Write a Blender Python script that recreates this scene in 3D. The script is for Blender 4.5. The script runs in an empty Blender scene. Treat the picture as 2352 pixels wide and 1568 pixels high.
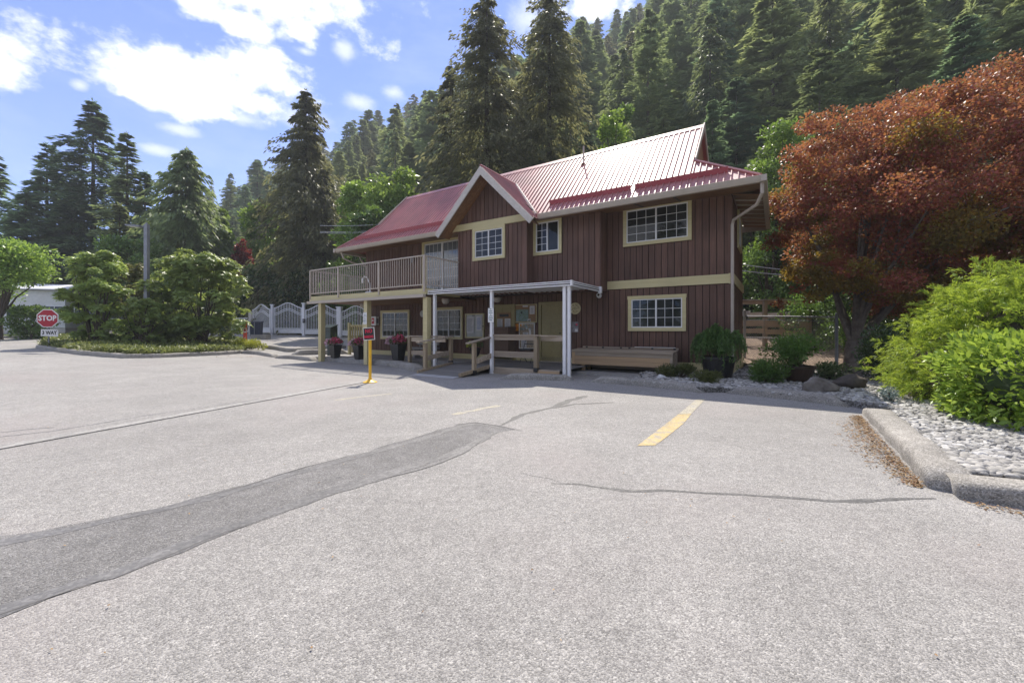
import bpy, math, random
import numpy as np
from mathutils import Vector, Matrix, Euler
R = math.radians
random.seed(7); rng = np.random.default_rng(7)
sc = bpy.context.scene
COL = sc.collection

# ------------------------------------------------------------------ camera
CAMH = 1.3; HAZE = .0008
cd = bpy.data.cameras.new('camera'); cam = bpy.data.objects.new('camera', cd); COL.objects.link(cam)
cam.location = (0, 0, CAMH); cam.rotation_euler = (R(90), 0, 0)
cd.sensor_width = 36; cd.lens = 36*947/2352; cd.shift_y = -27/2352
cd.clip_start = .05; cd.clip_end = 3000
sc.camera = cam
# ------------------------------------------------------------------ sky and sun
SUN_EL, SUN_AZ = 55.0, 3.0            # azimuth: degrees to the right of straight ahead (+Y)
w = bpy.data.worlds.new('World'); sc.world = w; w.use_nodes = True
def build_sky():
    nt = w.node_tree; nt.nodes.clear(); N = nt.nodes.new; L = nt.links.new
    out = N('ShaderNodeOutputWorld'); bg = N('ShaderNodeBackground'); bg.inputs[1].default_value = .15
    sky = N('ShaderNodeTexSky'); sky.sky_type = 'NISHITA'; sky.sun_disc = False
    sky.sun_elevation = R(SUN_EL); sky.sun_rotation = R(SUN_AZ)
    sky.altitude = 100; sky.air_density = 0.75; sky.dust_density = .05; sky.ozone_density = 5
    tc = N('ShaderNodeTexCoord')
    def math_(op, a, b=None, c=None, clamp=False):
        n = N('ShaderNodeMath'); n.operation = op; n.use_clamp = clamp
        for i, v in enumerate((a, b, c)):
            if v is None: continue
            if isinstance(v, (int, float)): n.inputs[i].default_value = v
            else: L(v, n.inputs[i])
        return n.outputs[0]
    def dot(v):
        n = N('ShaderNodeVectorMath'); n.operation = 'DOT_PRODUCT'; L(tc.outputs['Generated'], n.inputs[0]); n.inputs[1].default_value = v
        return n.outputs['Value']
    def noise(scale, detail, rough=.55, stretch=(1, 1, 1.5)):
        mp = N('ShaderNodeMapping'); mp.inputs['Scale'].default_value = stretch; L(tc.outputs['Generated'], mp.inputs[0])
        n = N('ShaderNodeTexNoise'); n.inputs['Scale'].default_value = scale; n.inputs['Detail'].default_value = detail; n.inputs['Roughness'].default_value = rough
        L(mp.outputs[0], n.inputs[0]); return n.outputs[0]
    # banks of cumulus: direction (px, py of a 2352-wide frame), angular half width, half height
    banks = [(460, 190, 215, 70, 1.0), (345, 205, 110, 50, .9), (570, 160, 115, 62, 1.0), (450, 240, 120, 36, .8), (640, 195, 60, 45, .8), (-20, 142, 66, 60, 1.0),
             (600, -50, 270, 90, 1.0), (690, 70, 62, 42, .62), (440, 5, 70, 42, .9), (560, 60, 60, 40, .7), (792, 117, 28, 25, .6), (786, 108, 20, 14, .55), (690, 272, 70, 26, .45),
             (905, 212, 30, 22, .45), (560, 272, 50, 22, .45), (185, 196, 18, 14, .5), (1350, 10, 150, 46, .65), (1215, 45, 45, 42, .6), (1560, 15, 110, 46, .7),
             (415, 300, 46, 14, .35), (365, 345, 36, 14, .3), (825, 236, 40, 18, .35), (700, 118, 26, 10, .3)]
    U = {True: None, False: None}
    for px, py, a, b, k in banks:
        d = Vector(((px-1176)/947, 1, (757-py)/947)).normalized()
        r_ = Vector((d.y, -d.x, 0)).normalized(); up = r_.cross(d)
        k_ = 947*math.sqrt(1+((px-1176)/947)**2+((757-py)/947)**2)/1.12; x = math_('DIVIDE', dot(r_), a/k_); y = math_('DIVIDE', dot(up), b/k_)
        rr = math_('SQRT', math_('ADD', math_('MULTIPLY', x, x), math_('MULTIPLY', y, y)))
        m = math_('MULTIPLY', math_('SUBTRACT', 1.05, rr), 1.25)
        m = math_('ADD', math_('MULTIPLY', math_('ADD', m, 1.6), math_('GREATER_THAN', dot(d), 0)), -1.6+(k-1)*.45)
        U[k > .6] = m if U[k > .6] is None else math_('MAXIMUM', U[k > .6], m)
    u = U[True]
    # unseen loose cloud over the rest of the sky, thickened to whiten ambient light
    loose = math_('ADD', math_('MULTIPLY', math_('SUBTRACT', noise(2.2, 3), .46), 9.0), -.1)
    front = math_('GREATER_THAN', dot((0, 1, 0)), .35)
    u = math_('MAXIMUM', u, math_('ADD', loose, math_('MULTIPLY', front, -9)))
    n1 = noise(11, 12, .62); n2 = noise(34, 6, .6)
    det = math_('ADD', math_('MULTIPLY', math_('SUBTRACT', n1, .5), 3.2), math_('MULTIPLY', math_('SUBTRACT', n2, .5), .8))
    u = math_('MAXIMUM', u, -1.6)
    dens = math_('ADD', u, det)
    mr = N('ShaderNodeMapRange'); mr.interpolation_type = 'SMOOTHSTEP'; L(dens, mr.inputs[0]); mr.inputs[1].default_value = .05; mr.inputs[2].default_value = .95
    alpha = mr.outputs[0]
    mrs = N('ShaderNodeMapRange'); mrs.interpolation_type = 'SMOOTHSTEP'; L(math_('ADD', U[False], math_('MULTIPLY', det, .8)), mrs.inputs[0]); mrs.inputs[1].default_value = -.35; mrs.inputs[2].default_value = 1.1; mrs.inputs[4].default_value = .5
    alpha = math_('MAXIMUM', alpha, mrs.outputs[0])
    # thin veil towards the skyline
    veil = math_('MULTIPLY', math_('SUBTRACT', noise(3.5, 6, .6, (1, 1, 3)), .48, clamp=True), .45)
    alpha = math_('MAXIMUM', alpha, veil)
    # cloud body: white, a little greyer where thick
    thick = N('ShaderNodeMapRange'); L(math_('ADD', dens, math_('MULTIPLY', math_('SUBTRACT', noise(5, 5), .5), 2.0)), thick.inputs[0]); thick.inputs[1].default_value = .7; thick.inputs[2].default_value = 2.2
    cc = N('ShaderNodeMix'); cc.data_type = 'RGBA'; L(thick.outputs[0], cc.inputs[0])
    cc.inputs[6].default_value = (5.0, 5.0, 5.1, 1); cc.inputs[7].default_value = (3.35, 3.4, 3.6, 1)
    # tint the clear air a touch towards violet blue like the photograph's
    tn = N('ShaderNodeMix'); tn.data_type = 'RGBA'; tn.blend_type = 'MULTIPLY'; tn.inputs[0].default_value = 1; L(sky.outputs[0], tn.inputs[6]); tn.inputs[7].default_value = SKYTINT
    mx = N('ShaderNodeMix'); mx.data_type = 'RGBA'; L(math_('MULTIPLY', alpha, .97), mx.inputs[0]); L(tn.outputs[2], mx.inputs[6]); L(cc.outputs[2], mx.inputs[7])
    L(mx.outputs[2], bg.inputs[0]); L(bg.outputs[0], out.inputs[0])
SKYTINT = (.53, .56, .76, 1)
build_sky()
sl = bpy.data.lights.new('sun', 'SUN'); sl.energy = 3.6; sl.angle = R(.53); sl.color = (1, .93, .82)
so = bpy.data.objects.new('sun', sl); COL.objects.link(so)
sv = Vector((math.sin(R(SUN_AZ))*math.cos(R(SUN_EL)), math.cos(R(SUN_AZ))*math.cos(R(SUN_EL)), math.sin(R(SUN_EL))))
so.rotation_euler = sv.to_track_quat('Z', 'Y').to_euler(); so.location = (0, 0, 60)
sc.view_settings.view_transform = 'Standard'; sc.view_settings.look = 'None'
sc.view_settings.exposure = 1.1; sc.view_settings.gamma = 1; sc.view_settings.use_curve_mapping = False
sc.cycles.max_bounces = 6; sc.cycles.transparent_max_bounces = 6

# ------------------------------------------------------------------ helpers: tags, pixels, meshes
def tag(o, label=None, cat=None, group=None, kind=None):
    if label: o['label'] = label
    if cat: o['category'] = cat
    if group: o['group'] = group
    if kind: o['kind'] = kind
    return o
def thing(name, label, cat, loc=(0, 0, 0), rz=0, group=None):
    o = bpy.data.objects.new(name, None); COL.objects.link(o); o.empty_display_size = .2
    o.location = loc; o.rotation_euler = (0, 0, rz); return tag(o, label, cat, group)
def link(name, me, parent=None, loc=(0, 0, 0), rot=(0, 0, 0), scale=(1, 1, 1)):
    o = bpy.data.objects.new(name, me); COL.objects.link(o); o.parent = parent
    o.location = loc; o.rotation_euler = rot; o.scale = scale; return o
TH = math.atan2(609, 947)
cT, sT = math.cos(TH), math.sin(TH)
def FD(F, D, z=0): return Vector((F*cT + D*sT, -F*sT + D*cT, z))        # house axes -> world
def toFD(x, y): return x*cT - y*sT, x*sT + y*cT
def smooth(a, b, x):
    t = np.clip((x-a)/(b-a), 0, 1); return t*t*(3-2*t)
def lot(x, y):
    lat = -x
    f = .45*smooth(6, 24, lat)
    g = .56*smooth(17, 36, y)*smooth(4, 9, lat)
    return f + g
def at(px, py, d): return Vector(((px-1176)/947*d, d, CAMH + (757-py)/947*d))
def gp(px, py, dz=0.0):
    """where the line of sight through a pixel meets the lot"""
    k = (py-757)/947; u = (px-1176)/947; a, b = .5, 60.0
    hit = lambda d: CAMH-k*d-float(lot(u*d, d))-dz
    d = a
    while d < b and hit(d) > 0: d *= 1.01
    lo_, hi_ = d/1.01, d
    for _ in range(30):
        m_ = (lo_+hi_)/2
        if hit(m_) > 0: lo_ = m_
        else: hi_ = m_
    return Vector((u*hi_, hi_, CAMH-k*hi_))
def frame(px, d, dz=0):
    x = (px-1176)/947*d; return Vector((x, d, float(lot(x, d))+dz))

class MB:
    def __init__(s): s.v = []; s.f = []
    def box(s, c, d, rot=None, taper=1.0):
        n = len(s.v); m = Matrix.Identity(3) if rot is None else Euler(rot).to_matrix()
        for k in range(8):
            sx, sy, sz = (k & 1)*2-1, (k >> 1 & 1)*2-1, (k >> 2 & 1)*2-1
            t = taper if sz > 0 else 1
            s.v.append(tuple(Vector(c) + m @ Vector((sx*d[0]/2*t, sy*d[1]/2*t, sz*d[2]/2))))
        for q in ((0, 2, 3, 1), (4, 5, 7, 6), (0, 1, 5, 4), (2, 6, 7, 3), (0, 4, 6, 2), (1, 3, 7, 5)): s.f.append(tuple(n+i for i in q))
        return s
    def poly(s, pts):
        n = len(s.v); s.v += [tuple(p) for p in pts]; s.f.append(tuple(range(n, n+len(pts)))); return s
    def prism(s, pts, h):                       # pts: bottom polygon (counter-clockwise seen from above)
        n = len(s.v); k = len(pts)
        s.v += [tuple(p) for p in pts] + [(p[0], p[1], p[2]+h) for p in pts]
        s.f.append(tuple(range(n+k-1, n-1, -1))); s.f.append(tuple(range(n+k, n+2*k)))
        for i in range(k): j = (i+1) % k; s.f.append((n+i, n+j, n+k+j, n+k+i))
        return s
    def slab(s, pts, off):                      # thick sheet: polygon pts extruded by vector off
        n = len(s.v); k = len(pts); off = Vector(off)
        s.v += [tuple(p) for p in pts] + [tuple(Vector(p)+off) for p in pts]
        s.f.append(tuple(range(n+k-1, n-1, -1))); s.f.append(tuple(range(n+k, n+2*k)))
        for i in range(k): j = (i+1) % k; s.f.append((n+i, n+j, n+k+j, n+k+i))
        return s
    def tube(s, pts, rad, k=8, cap=True):
        pts = [Vector(p) for p in pts]
        if isinstance(rad, (int, float)): rad = [rad]*len(pts)
        n0 = len(s.v); prev = None
        for i, p in enumerate(pts):
            t = (pts[min(i+1, len(pts)-1)] - pts[max(i-1, 0)])
            t = t.normalized() if t.length > 1e-9 else Vector((0, 0, 1))
            if prev is None:
                a = t.cross(Vector((0, 0, 1)) if abs(t.z) < .9 else Vector((1, 0, 0))).normalized()
            else:
                a = (prev - t*prev.dot(t)).normalized()
            prev = a; b = t.cross(a)
            for q in range(k):
                an = 2*math.pi*q/k; s.v.append(tuple(p + (a*math.cos(an)+b*math.sin(an))*rad[i]))
        for i in range(len(pts)-1):
            for q in range(k):
                a0 = n0+i*k+q; a1 = n0+i*k+(q+1) % k; s.f.append((a0, a1, a1+k, a0+k))
        if cap:
            s.f.append(tuple(n0+q for q in range(k-1, -1, -1))); e = n0+(len(pts)-1)*k; s.f.append(tuple(e+q for q in range(k)))
        return s
    def lathe(s, prof, c=(0, 0, 0), k=20, sq=None):
        n0 = len(s.v)
        for r_, z in prof:
            for q in range(k):
                an = 2*math.pi*q/k + (math.pi/4 if k == 4 else 0); s.v.append((c[0]+r_*math.cos(an), c[1]+r_*math.sin(an), c[2]+z))
        for i in range(len(prof)-1):
            for q in range(k):
                a0 = n0+i*k+q; a1 = n0+i*k+(q+1) % k; s.f.append((a0, a1, a1+k, a0+k))
        s.f.append(tuple(n0+q for q in range(k-1, -1, -1))); e = n0+(len(prof)-1)*k; s.f.append(tuple(e+q for q in range(k)))
        return s
    def mesh(s, name, mat, smooth_=False):
        me = bpy.data.meshes.new(name); me.from_pydata(s.v, [], s.f); me.materials.append(mat)
        if smooth_: me.polygons.foreach_set('use_smooth', [True]*len(me.polygons))
        me.update(); return me
    def build(s, name, mat, parent=None, loc=(0, 0, 0), rot=(0, 0, 0), smooth_=False):
        return link(name, s.mesh(name, mat, smooth_), parent, loc, rot)
UNIT = {}
def bx(name, parent, c, s, mat, rot=(0, 0, 0)):
    key = mat.name
    if key not in UNIT: UNIT[key] = MB().box((0, 0, 0), (1, 1, 1)).mesh('block', mat)
    return link(name, UNIT[key], parent, c, rot, s)

# ------------------------------------------------------------------ materials
def nodes_of(m):
    m.use_nodes = True; nt = m.node_tree; nt.nodes.clear()
    o = nt.nodes.new('ShaderNodeOutputMaterial'); return nt, nt.nodes.new, nt.links.new, o
def rgba(c): return (c[0], c[1], c[2], 1)
def M(name, a, b=None, rough=.6, scale=6, grain=None, bump=0, metal=0, rnd=0, spec=.5, detail=5, lo=.35, hi=.65, coat=0, dirt=0):
    m = bpy.data.materials.new(name); nt, N, L, o = nodes_of(m)
    p = N('ShaderNodeBsdfPrincipled'); L(p.outputs[0], o.inputs[0])
    p.inputs['Roughness'].default_value = rough; p.inputs['Metallic'].default_value = metal; p.inputs['Specular IOR Level'].default_value = spec
    if coat: p.inputs['Coat Weight'].default_value = coat; p.inputs['Coat Roughness'].default_value = .44
    if b is None: b = tuple(x*.86 for x in a)
    g = N('ShaderNodeNewGeometry'); mp = N('ShaderNodeMapping'); L(g.outputs['Position'], mp.inputs[0])
    vr = N('ShaderNodeVectorRotate'); vr.rotation_type = 'Z_AXIS'; vr.inputs['Angle'].default_value = TH; L(g.outputs['Position'], vr.inputs[0]); L(vr.outputs[0], mp.inputs[0])
    s = {None: (1, 1, 1), 'z': (1, 1, .05), 'f': (.05, 1, 1), 'd': (1, .05, 1)}[grain]
    mp.inputs['Scale'].default_value = s
    n = N('ShaderNodeTexNoise'); n.inputs['Scale'].default_value = scale; n.inputs['Detail'].default_value = detail; n.inputs['Roughness'].default_value = .62; L(mp.outputs[0], n.inputs[0])
    cr = N('ShaderNodeValToRGB'); cr.color_ramp.elements[0].position = lo; cr.color_ramp.elements[1].position = hi
    cr.color_ramp.elements[0].color = rgba(a); cr.color_ramp.elements[1].color = rgba(b); L(n.outputs[0], cr.inputs[0])
    c = cr.outputs[0]
    if dirt:
        n2 = N('ShaderNodeTexNoise'); n2.inputs['Scale'].default_value = .9; n2.inputs['Detail'].default_value = 8; L(g.outputs['Position'], n2.inputs[0])
        r2 = N('ShaderNodeMapRange'); L(n2.outputs[0], r2.inputs[0]); r2.inputs[1].default_value = .35; r2.inputs[2].default_value = .7; r2.inputs[3].default_value = 1; r2.inputs[4].default_value = 1-dirt
        mm = N('ShaderNodeMix'); mm.data_type = 'RGBA'; mm.blend_type = 'MULTIPLY'; mm.inputs[0].default_value = 1; L(c, mm.inputs[6]); L(r2.outputs[0], mm.inputs[7]); c = mm.outputs[2]
    if rnd:
        oi = N('ShaderNodeObjectInfo'); r2 = N('ShaderNodeMapRange'); L(oi.outputs['Random'], r2.inputs[0]); r2.inputs[3].default_value = 1-rnd; r2.inputs[4].default_value = 1+rnd
        mm = N('ShaderNodeMix'); mm.data_type = 'RGBA'; mm.blend_type = 'MULTIPLY'; mm.inputs[0].default_value = 1; L(c, mm.inputs[6]); L(r2.outputs[0], mm.inputs[7]); c = mm.outputs[2]
    L(c, p.inputs['Base Color'])
    if bump:
        bn = N('ShaderNodeBump'); bn.inputs['Strength'].default_value = bump; bn.inputs['Distance'].default_value = .02; L(n.outputs[0], bn.inputs['Height']); L(bn.outputs[0], p.inputs['Normal'])
    return m
def leafmat(name, cols, trans, tw=.4, rough=.45, spec=.4, clump=.8, cl=(.75, 1.25)):
    """cols: list of leaf colours picked at random leaf by leaf; trans: colour of light passing through."""
    m = bpy.data.materials.new(name); nt, N, L, o = nodes_of(m)
    g = N('ShaderNodeNewGeometry'); cr = N('ShaderNodeValToRGB'); L(g.outputs['Random Per Island'], cr.inputs[0])
    e = cr.color_ramp.elements
    while len(e) < len(cols): e.new(.5)
    for i, c in enumerate(cols): e[i].position = i/(max(1, len(cols)-1)); e[i].color = rgba(c)
    oi = N('ShaderNodeObjectInfo')
    n = N('ShaderNodeTexNoise'); n.inputs['Scale'].default_value = clump; n.inputs['Detail'].default_value = 3; L(g.outputs['Position'], n.inputs[0])
    ad = N('ShaderNodeMath'); ad.operation = 'MULTIPLY_ADD'; L(oi.outputs['Random'], ad.inputs[0]); ad.inputs[1].default_value = .35; L(n.outputs[0], ad.inputs[2])
    mr = N('ShaderNodeMapRange'); L(ad.outputs[0], mr.inputs[0]); mr.inputs[1].default_value = .4; mr.inputs[2].default_value = .95; mr.inputs[3].default_value = cl[0]; mr.inputs[4].default_value = cl[1]
    def mul(c):
        mm = N('ShaderNodeMix'); mm.data_type = 'RGBA'; mm.blend_type = 'MULTIPLY'; mm.inputs[0].default_value = 1; L(c, mm.inputs[6]); L(mr.outputs[0], mm.inputs[7]); return mm.outputs[2]
    p = N('ShaderNodeBsdfPrincipled'); p.inputs['Roughness'].default_value = rough; p.inputs['Specular IOR Level'].default_value = spec; L(mul(cr.outputs[0]), p.inputs['Base Color'])
    t = N('ShaderNodeBsdfTranslucent')
    tm = N('ShaderNodeMix'); tm.data_type = 'RGBA'; tm.inputs[0].default_value = .35; tm.inputs[6].default_value = rgba(trans); L(cr.outputs[0], tm.inputs[7]); L(mul(tm.outputs[2]), t.inputs[0])
    mx = N('ShaderNodeMixShader'); mx.inputs[0].default_value = tw; L(p.outputs[0], mx.inputs[1]); L(t.outputs[0], mx.inputs[2]); L(mx.outputs[0], o.inputs[0])
    return m
def groundmat(name, cols, vscale, patch, rough=.85, bump=.4, big=None, specks=None, pale=None):
    """granular ground: cell colours from cols, large soft patches, pale stones."""
    m = bpy.data.materials.new(name); nt, N, L, o = nodes_of(m)
    p = N('ShaderNodeBsdfPrincipled'); L(p.outputs[0], o.inputs[0]); p.inputs['Roughness'].default_value = rough; p.inputs['Specular IOR Level'].default_value = .3
    g = N('ShaderNodeNewGeometry'); pos = g.outputs['Position']
    v = N('ShaderNodeTexVoronoi'); v.inputs['Scale'].default_value = vscale; L(pos, v.inputs[0])
    sx = N('ShaderNodeSeparateColor'); L(v.outputs['Color'], sx.inputs[0])
    cr = N('ShaderNodeValToRGB'); e = cr.color_ramp.elements
    while len(e) < len(cols): e.new(.5)
    for i, (q, c) in enumerate(cols): e[i].position = q; e[i].color = rgba(c)
    L(sx.outputs[0], cr.inputs[0]); c = cr.outputs[0]
    v2 = N('ShaderNodeTexVoronoi'); v2.inputs['Scale'].default_value = vscale*.38; L(pos, v2.inputs[0]); s2 = N('ShaderNodeSeparateColor'); L(v2.outputs['Color'], s2.inputs[0])
    if pale:
        r = N('ShaderNodeMath'); r.operation = 'GREATER_THAN'; L(s2.outputs[1], r.inputs[0]); r.inputs[1].default_value = pale[0]
        d = N('ShaderNodeMath'); d.operation = 'LESS_THAN'; L(v2.outputs['Distance'], d.inputs[0]); d.inputs[1].default_value = .33
        k = N('ShaderNodeMath'); k.operation = 'MULTIPLY'; L(r.outputs[0], k.inputs[0]); L(d.outputs[0], k.inputs[1])
        mm = N('ShaderNodeMix'); mm.data_type = 'RGBA'; L(k.outputs[0], mm.inputs[0]); L(c, mm.inputs[6]); mm.inputs[7].default_value = rgba(pale[1]); c = mm.outputs[2]
    for sc_, lo_, hi_ in patch:
        n = N('ShaderNodeTexNoise'); n.inputs['Scale'].default_value = sc_; n.inputs['Detail'].default_value = 6; n.inputs['Roughness'].default_value = .6; L(pos, n.inputs[0])
        r2 = N('ShaderNodeMapRange'); L(n.outputs[0], r2.inputs[0]); r2.inputs[1].default_value = .3; r2.inputs[2].default_value = .7; r2.inputs[3].default_value = lo_; r2.inputs[4].default_value = hi_
        mm = N('ShaderNodeMix'); mm.data_type = 'RGBA'; mm.blend_type = 'MULTIPLY'; mm.inputs[0].default_value = 1; L(c, mm.inputs[6]); L(r2.outputs[0], mm.inputs[7]); c = mm.outputs[2]
    if big:
        n = N('ShaderNodeTexNoise'); n.inputs['Scale'].default_value = big[0]; n.inputs['Detail'].default_value = 5; L(pos, n.inputs[0])
        r2 = N('ShaderNodeMapRange'); L(n.outputs[0], r2.inputs[0]); r2.inputs[1].default_value = .5; r2.inputs[2].default_value = .7; r2.inputs[4].default_value = big[2]
        mm = N('ShaderNodeMix'); mm.data_type = 'RGBA'; L(r2.outputs[0], mm.inputs[0]); L(c, mm.inputs[6]); mm.inputs[7].default_value = rgba(big[1]); c = mm.outputs[2]
    L(c, p.inputs['Base Color'])
    bn = N('ShaderNodeBump'); bn.inputs['Strength'].default_value = bump; bn.inputs['Distance'].default_value = .006; L(v.outputs['Distance'], bn.inputs['Height']); bn.invert = True; L(bn.outputs[0], p.inputs['Normal'])
    return m
asphalt = groundmat('asphalt_exposed_stone', [(0, (.175, .168, .16)), (.3, (.25, .241, .231)), (.55, (.29, .279, .266)), (.8, (.35, .336, .318)), (1, (.43, .414, .39))], 150,
                    [(.28, .86, 1.10), (1.7, .90, 1.08), (14, .86, 1.12)], bump=.7, big=(.35, (.31, .275, .265), .45), pale=(.91, (.46, .445, .42)))
patchm = groundmat('asphalt_repair', [(0, (.11, .107, .104)), (.5, (.178, .172, .167)), (.85, (.22, .214, .208)), (1, (.30, .29, .28))], 140, [(.7, .85, 1.15), (6, .85, 1.15)], bump=.8)
sealm = groundmat('crack_sealant', [(0, (.115, .113, .112)), (.6, (.15, .146, .143)), (1, (.19, .185, .18))], 60, [(3, .8, 1.25), (25, .85, 1.2)], rough=.6, bump=.1)
sealdark = groundmat('dark_sealant', [(0, (.075, .074, .073)), (.6, (.105, .103, .10)), (1, (.15, .146, .142))], 60, [(3, .8, 1.25), (25, .85, 1.2)], rough=.6, bump=.1)
crackm = M('crack_shadow_dirt', (.11, .106, .10), (.15, .145, .138), rough=.9)
concrete = groundmat('kerb_concrete', [(0, (.16, .15, .135)), (.4, (.27, .255, .23)), (.8, (.34, .32, .29)), (1, (.44, .42, .39))], 110, [(1.2, .8, 1.15), (9, .85, 1.15)], bump=.5)
slabm = groundmat('smooth_concrete', [(0, (.26, .25, .24)), (1, (.36, .35, .33))], 40, [(1, .85, 1.1), (8, .9, 1.1)], bump=.1)
soilm = groundmat('forest_floor', [(0, (.018, .022, .010)), (.5, (.035, .045, .018)), (1, (.06, .065, .03))], 3, [(.3, .6, 1.3)], rough=.95, bump=.3)
mulchm = groundmat('bark_mulch', [(0, (.07, .045, .03)), (.5, (.16, .115, .085)), (.85, (.27, .20, .15)), (1, (.42, .34, .27))], 28, [(.8, .75, 1.2)], rough=.95, bump=.6)
gravelm = groundmat('pebble_bed_base', [(0, (.05, .047, .042)), (.5, (.15, .145, .135)), (1, (.28, .27, .26))], 42, [(2, .7, 1.1)], rough=.8, bump=.9)  # base kept dark: shade in the gaps between pebbles put into the colour
grassm = groundmat('lawn', [(0, (.07, .10, .02)), (1, (.16, .20, .05))], 30, [(.8, .7, 1.2)], rough=.9, bump=.4)
pebblem = M('pebble', (.37, .355, .33), (.22, .21, .195), rough=.7, scale=14, rnd=.35)
brown = M('brown_siding', (.158, .086, .062), (.115, .061, .044), rough=.62, scale=26, grain='z', bump=.25, rnd=.18, spec=.3, dirt=.35)
browngap = M('brown_siding_backing', (.020, .012, .010), rough=.8)
cream = M('cream_trim', (.56, .49, .26), (.50, .43, .22), rough=.5, scale=18, grain='f', rnd=.05, dirt=.12)
creamd = M('cream_door', (.33, .27, .11), (.28, .23, .09), rough=.5, scale=9, dirt=.25)
taupe = M('taupe_metal', (.42, .36, .30), (.38, .325, .27), rough=.4, scale=4, spec=.5)
barge = M('barge_board_paint', (.56, .52, .47), (.48, .44, .39), rough=.55, scale=10, dirt=.15)
soffit = M('cedar_soffit', (.24, .125, .055), (.16, .075, .03), rough=.5, scale=16, grain='f', rnd=.2)
redroof = M('red_metal_roof', (.41, .112, .10), (.35, .09, .082), rough=.5, scale=3, spec=1.0, dirt=.3, rnd=.09, coat=.75)
redflash = M('red_flashing', (.30, .03, .04), (.25, .025, .033), rough=.45, spec=.6)
whitem = M('white_metal', (.78, .78, .79), (.72, .72, .73), rough=.4, scale=5)
whitep = M('white_vinyl', (.74, .74, .73), (.66, .66, .65), rough=.45, scale=5, dirt=.1)
darkstripe = M('canopy_groove', (.10, .085, .08), rough=.6)
glass = M('window_glass', (.010, .012, .012), (.03, .032, .03), rough=.02, scale=1.5, spec=.42)
glassg = M('patio_door_glass', (.10, .12, .14), (.14, .16, .18), rough=.03, scale=1.2, spec=1.0)
oldwood = M('weathered_timber', (.42, .345, .26), (.27, .215, .16), rough=.75, scale=14, grain='f', rnd=.15, bump=.3)
oldwoodz = M('weathered_timber_upright', (.34, .27, .18), (.24, .18, .11), rough=.75, scale=14, grain='z', rnd=.15, bump=.3)
ramptread = M('ramp_tread', (.19, .18, .17), (.13, .125, .12), rough=.8, scale=14, grain='f', rnd=.15)
goldwood = M('orange_cedar_board', (.50, .335, .18), (.36, .25, .155), rough=.7, scale=10, grain='f', rnd=.1, lo=.3, hi=.7)
blackm = M('black_plastic', (.014, .014, .015), (.02, .02, .021), rough=.45, scale=4)
blackmetal = M('black_metal', (.02, .02, .02), rough=.4)
bark = M('bark', (.10, .075, .055), (.05, .036, .026), rough=.9, scale=9, grain='z', bump=.8)
barkm = M('maple_bark', (.17, .145, .12), (.08, .065, .055), rough=.85, scale=7, bump=.5)
barkp = M('pale_bark', (.30, .25, .19), (.2, .16, .12), rough=.85, scale=9, bump=.4)
rockm = M('boulder_stone', (.22, .20, .18), (.09, .075, .065), rough=.85, scale=5, bump=.8, detail=9)
rockd = M('boulder_dark', (.10, .085, .075), (.05, .04, .036), rough=.85, scale=5, bump=.8, detail=9)
rockw = M('white_stone', (.62, .62, .62), (.5, .5, .5), rough=.7, scale=8, bump=.4)
yellowm = M('yellow_paint', (.78, .46, .02), (.70, .40, .02), rough=.45)
redsign = M('red_sign', (.40, .006, .02), (.36, .005, .018), rough=.4)
signw = M('white_sign', (.78, .77, .74), (.72, .71, .68), rough=.5)
signblk = M('black_print', (.015, .015, .015), rough=.5)
redprint = M('red_print', (.65, .012, .06), rough=.5)
greyprint = M('grey_print', (.22, .22, .24), rough=.6)
bluep = M('blue_print', (.12, .22, .45), rough=.6)
orangem = M('orange_plastic', (.75, .075, .02), (.70, .065, .018), rough=.4)
greym = M('grey_galvanised', (.24, .25, .27), (.19, .20, .22), rough=.45, metal=.3)
cork = M('cork_board', (.30, .185, .10), (.25, .15, .075), rough=.85, scale=60)
paper = M('paper', (.62, .60, .60), (.56, .55, .55), rough=.7, rnd=.1)
greenmap = M('printed_map', (.12, .20, .11), (.22, .30, .32), rough=.5, scale=9, detail=8)
photos = M('photo_collage', (.42, .33, .20), (.16, .13, .10), rough=.5, scale=22, detail=4)
notice_glass = M('notice_sheet', (.34, .36, .34), (.44, .44, .40), rough=.15, scale=3)
orangep = M('orange_poster', (.75, .32, .01), (.62, .22, .01), rough=.6, scale=18)
stonem = M('cast_stone', (.27, .255, .24), (.20, .19, .18), rough=.85, scale=30, bump=.3)
greenbox = M('dark_green_metal', (.022, .035, .033), (.03, .045, .042), rough=.35)
bluebin = M('blue_black_bin', (.018, .025, .05), rough=.45)
wirem = M('galvanised_wire', (.33, .31, .29), rough=.5, metal=.4)
cablem = M('cable', (.45, .46, .47), rough=.6)
browpot = M('brown_pot', (.07, .04, .03), (.05, .03, .022), rough=.45, scale=12, grain='z')
def mix_paint():
    m = groundmat('worn_yellow_paint', [(0, (.42, .32, .15)), (.5, (.50, .38, .18)), (1, (.56, .46, .27))], 90, [(3, .85, 1.1)], bump=.5, big=(7, (.31, .295, .27), 1.0), pale=(.5, (.33, .31, .275))); return m
ylpaint = mix_paint()
fadepaint = groundmat('faded_yellow_paint', [(0, (.26, .24, .20)), (.5, (.36, .33, .26)), (1, (.55, .5, .38))], 90, [(3, .9, 1.1)], bump=.5, big=(6, (.30, .29, .28), .8))
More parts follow.
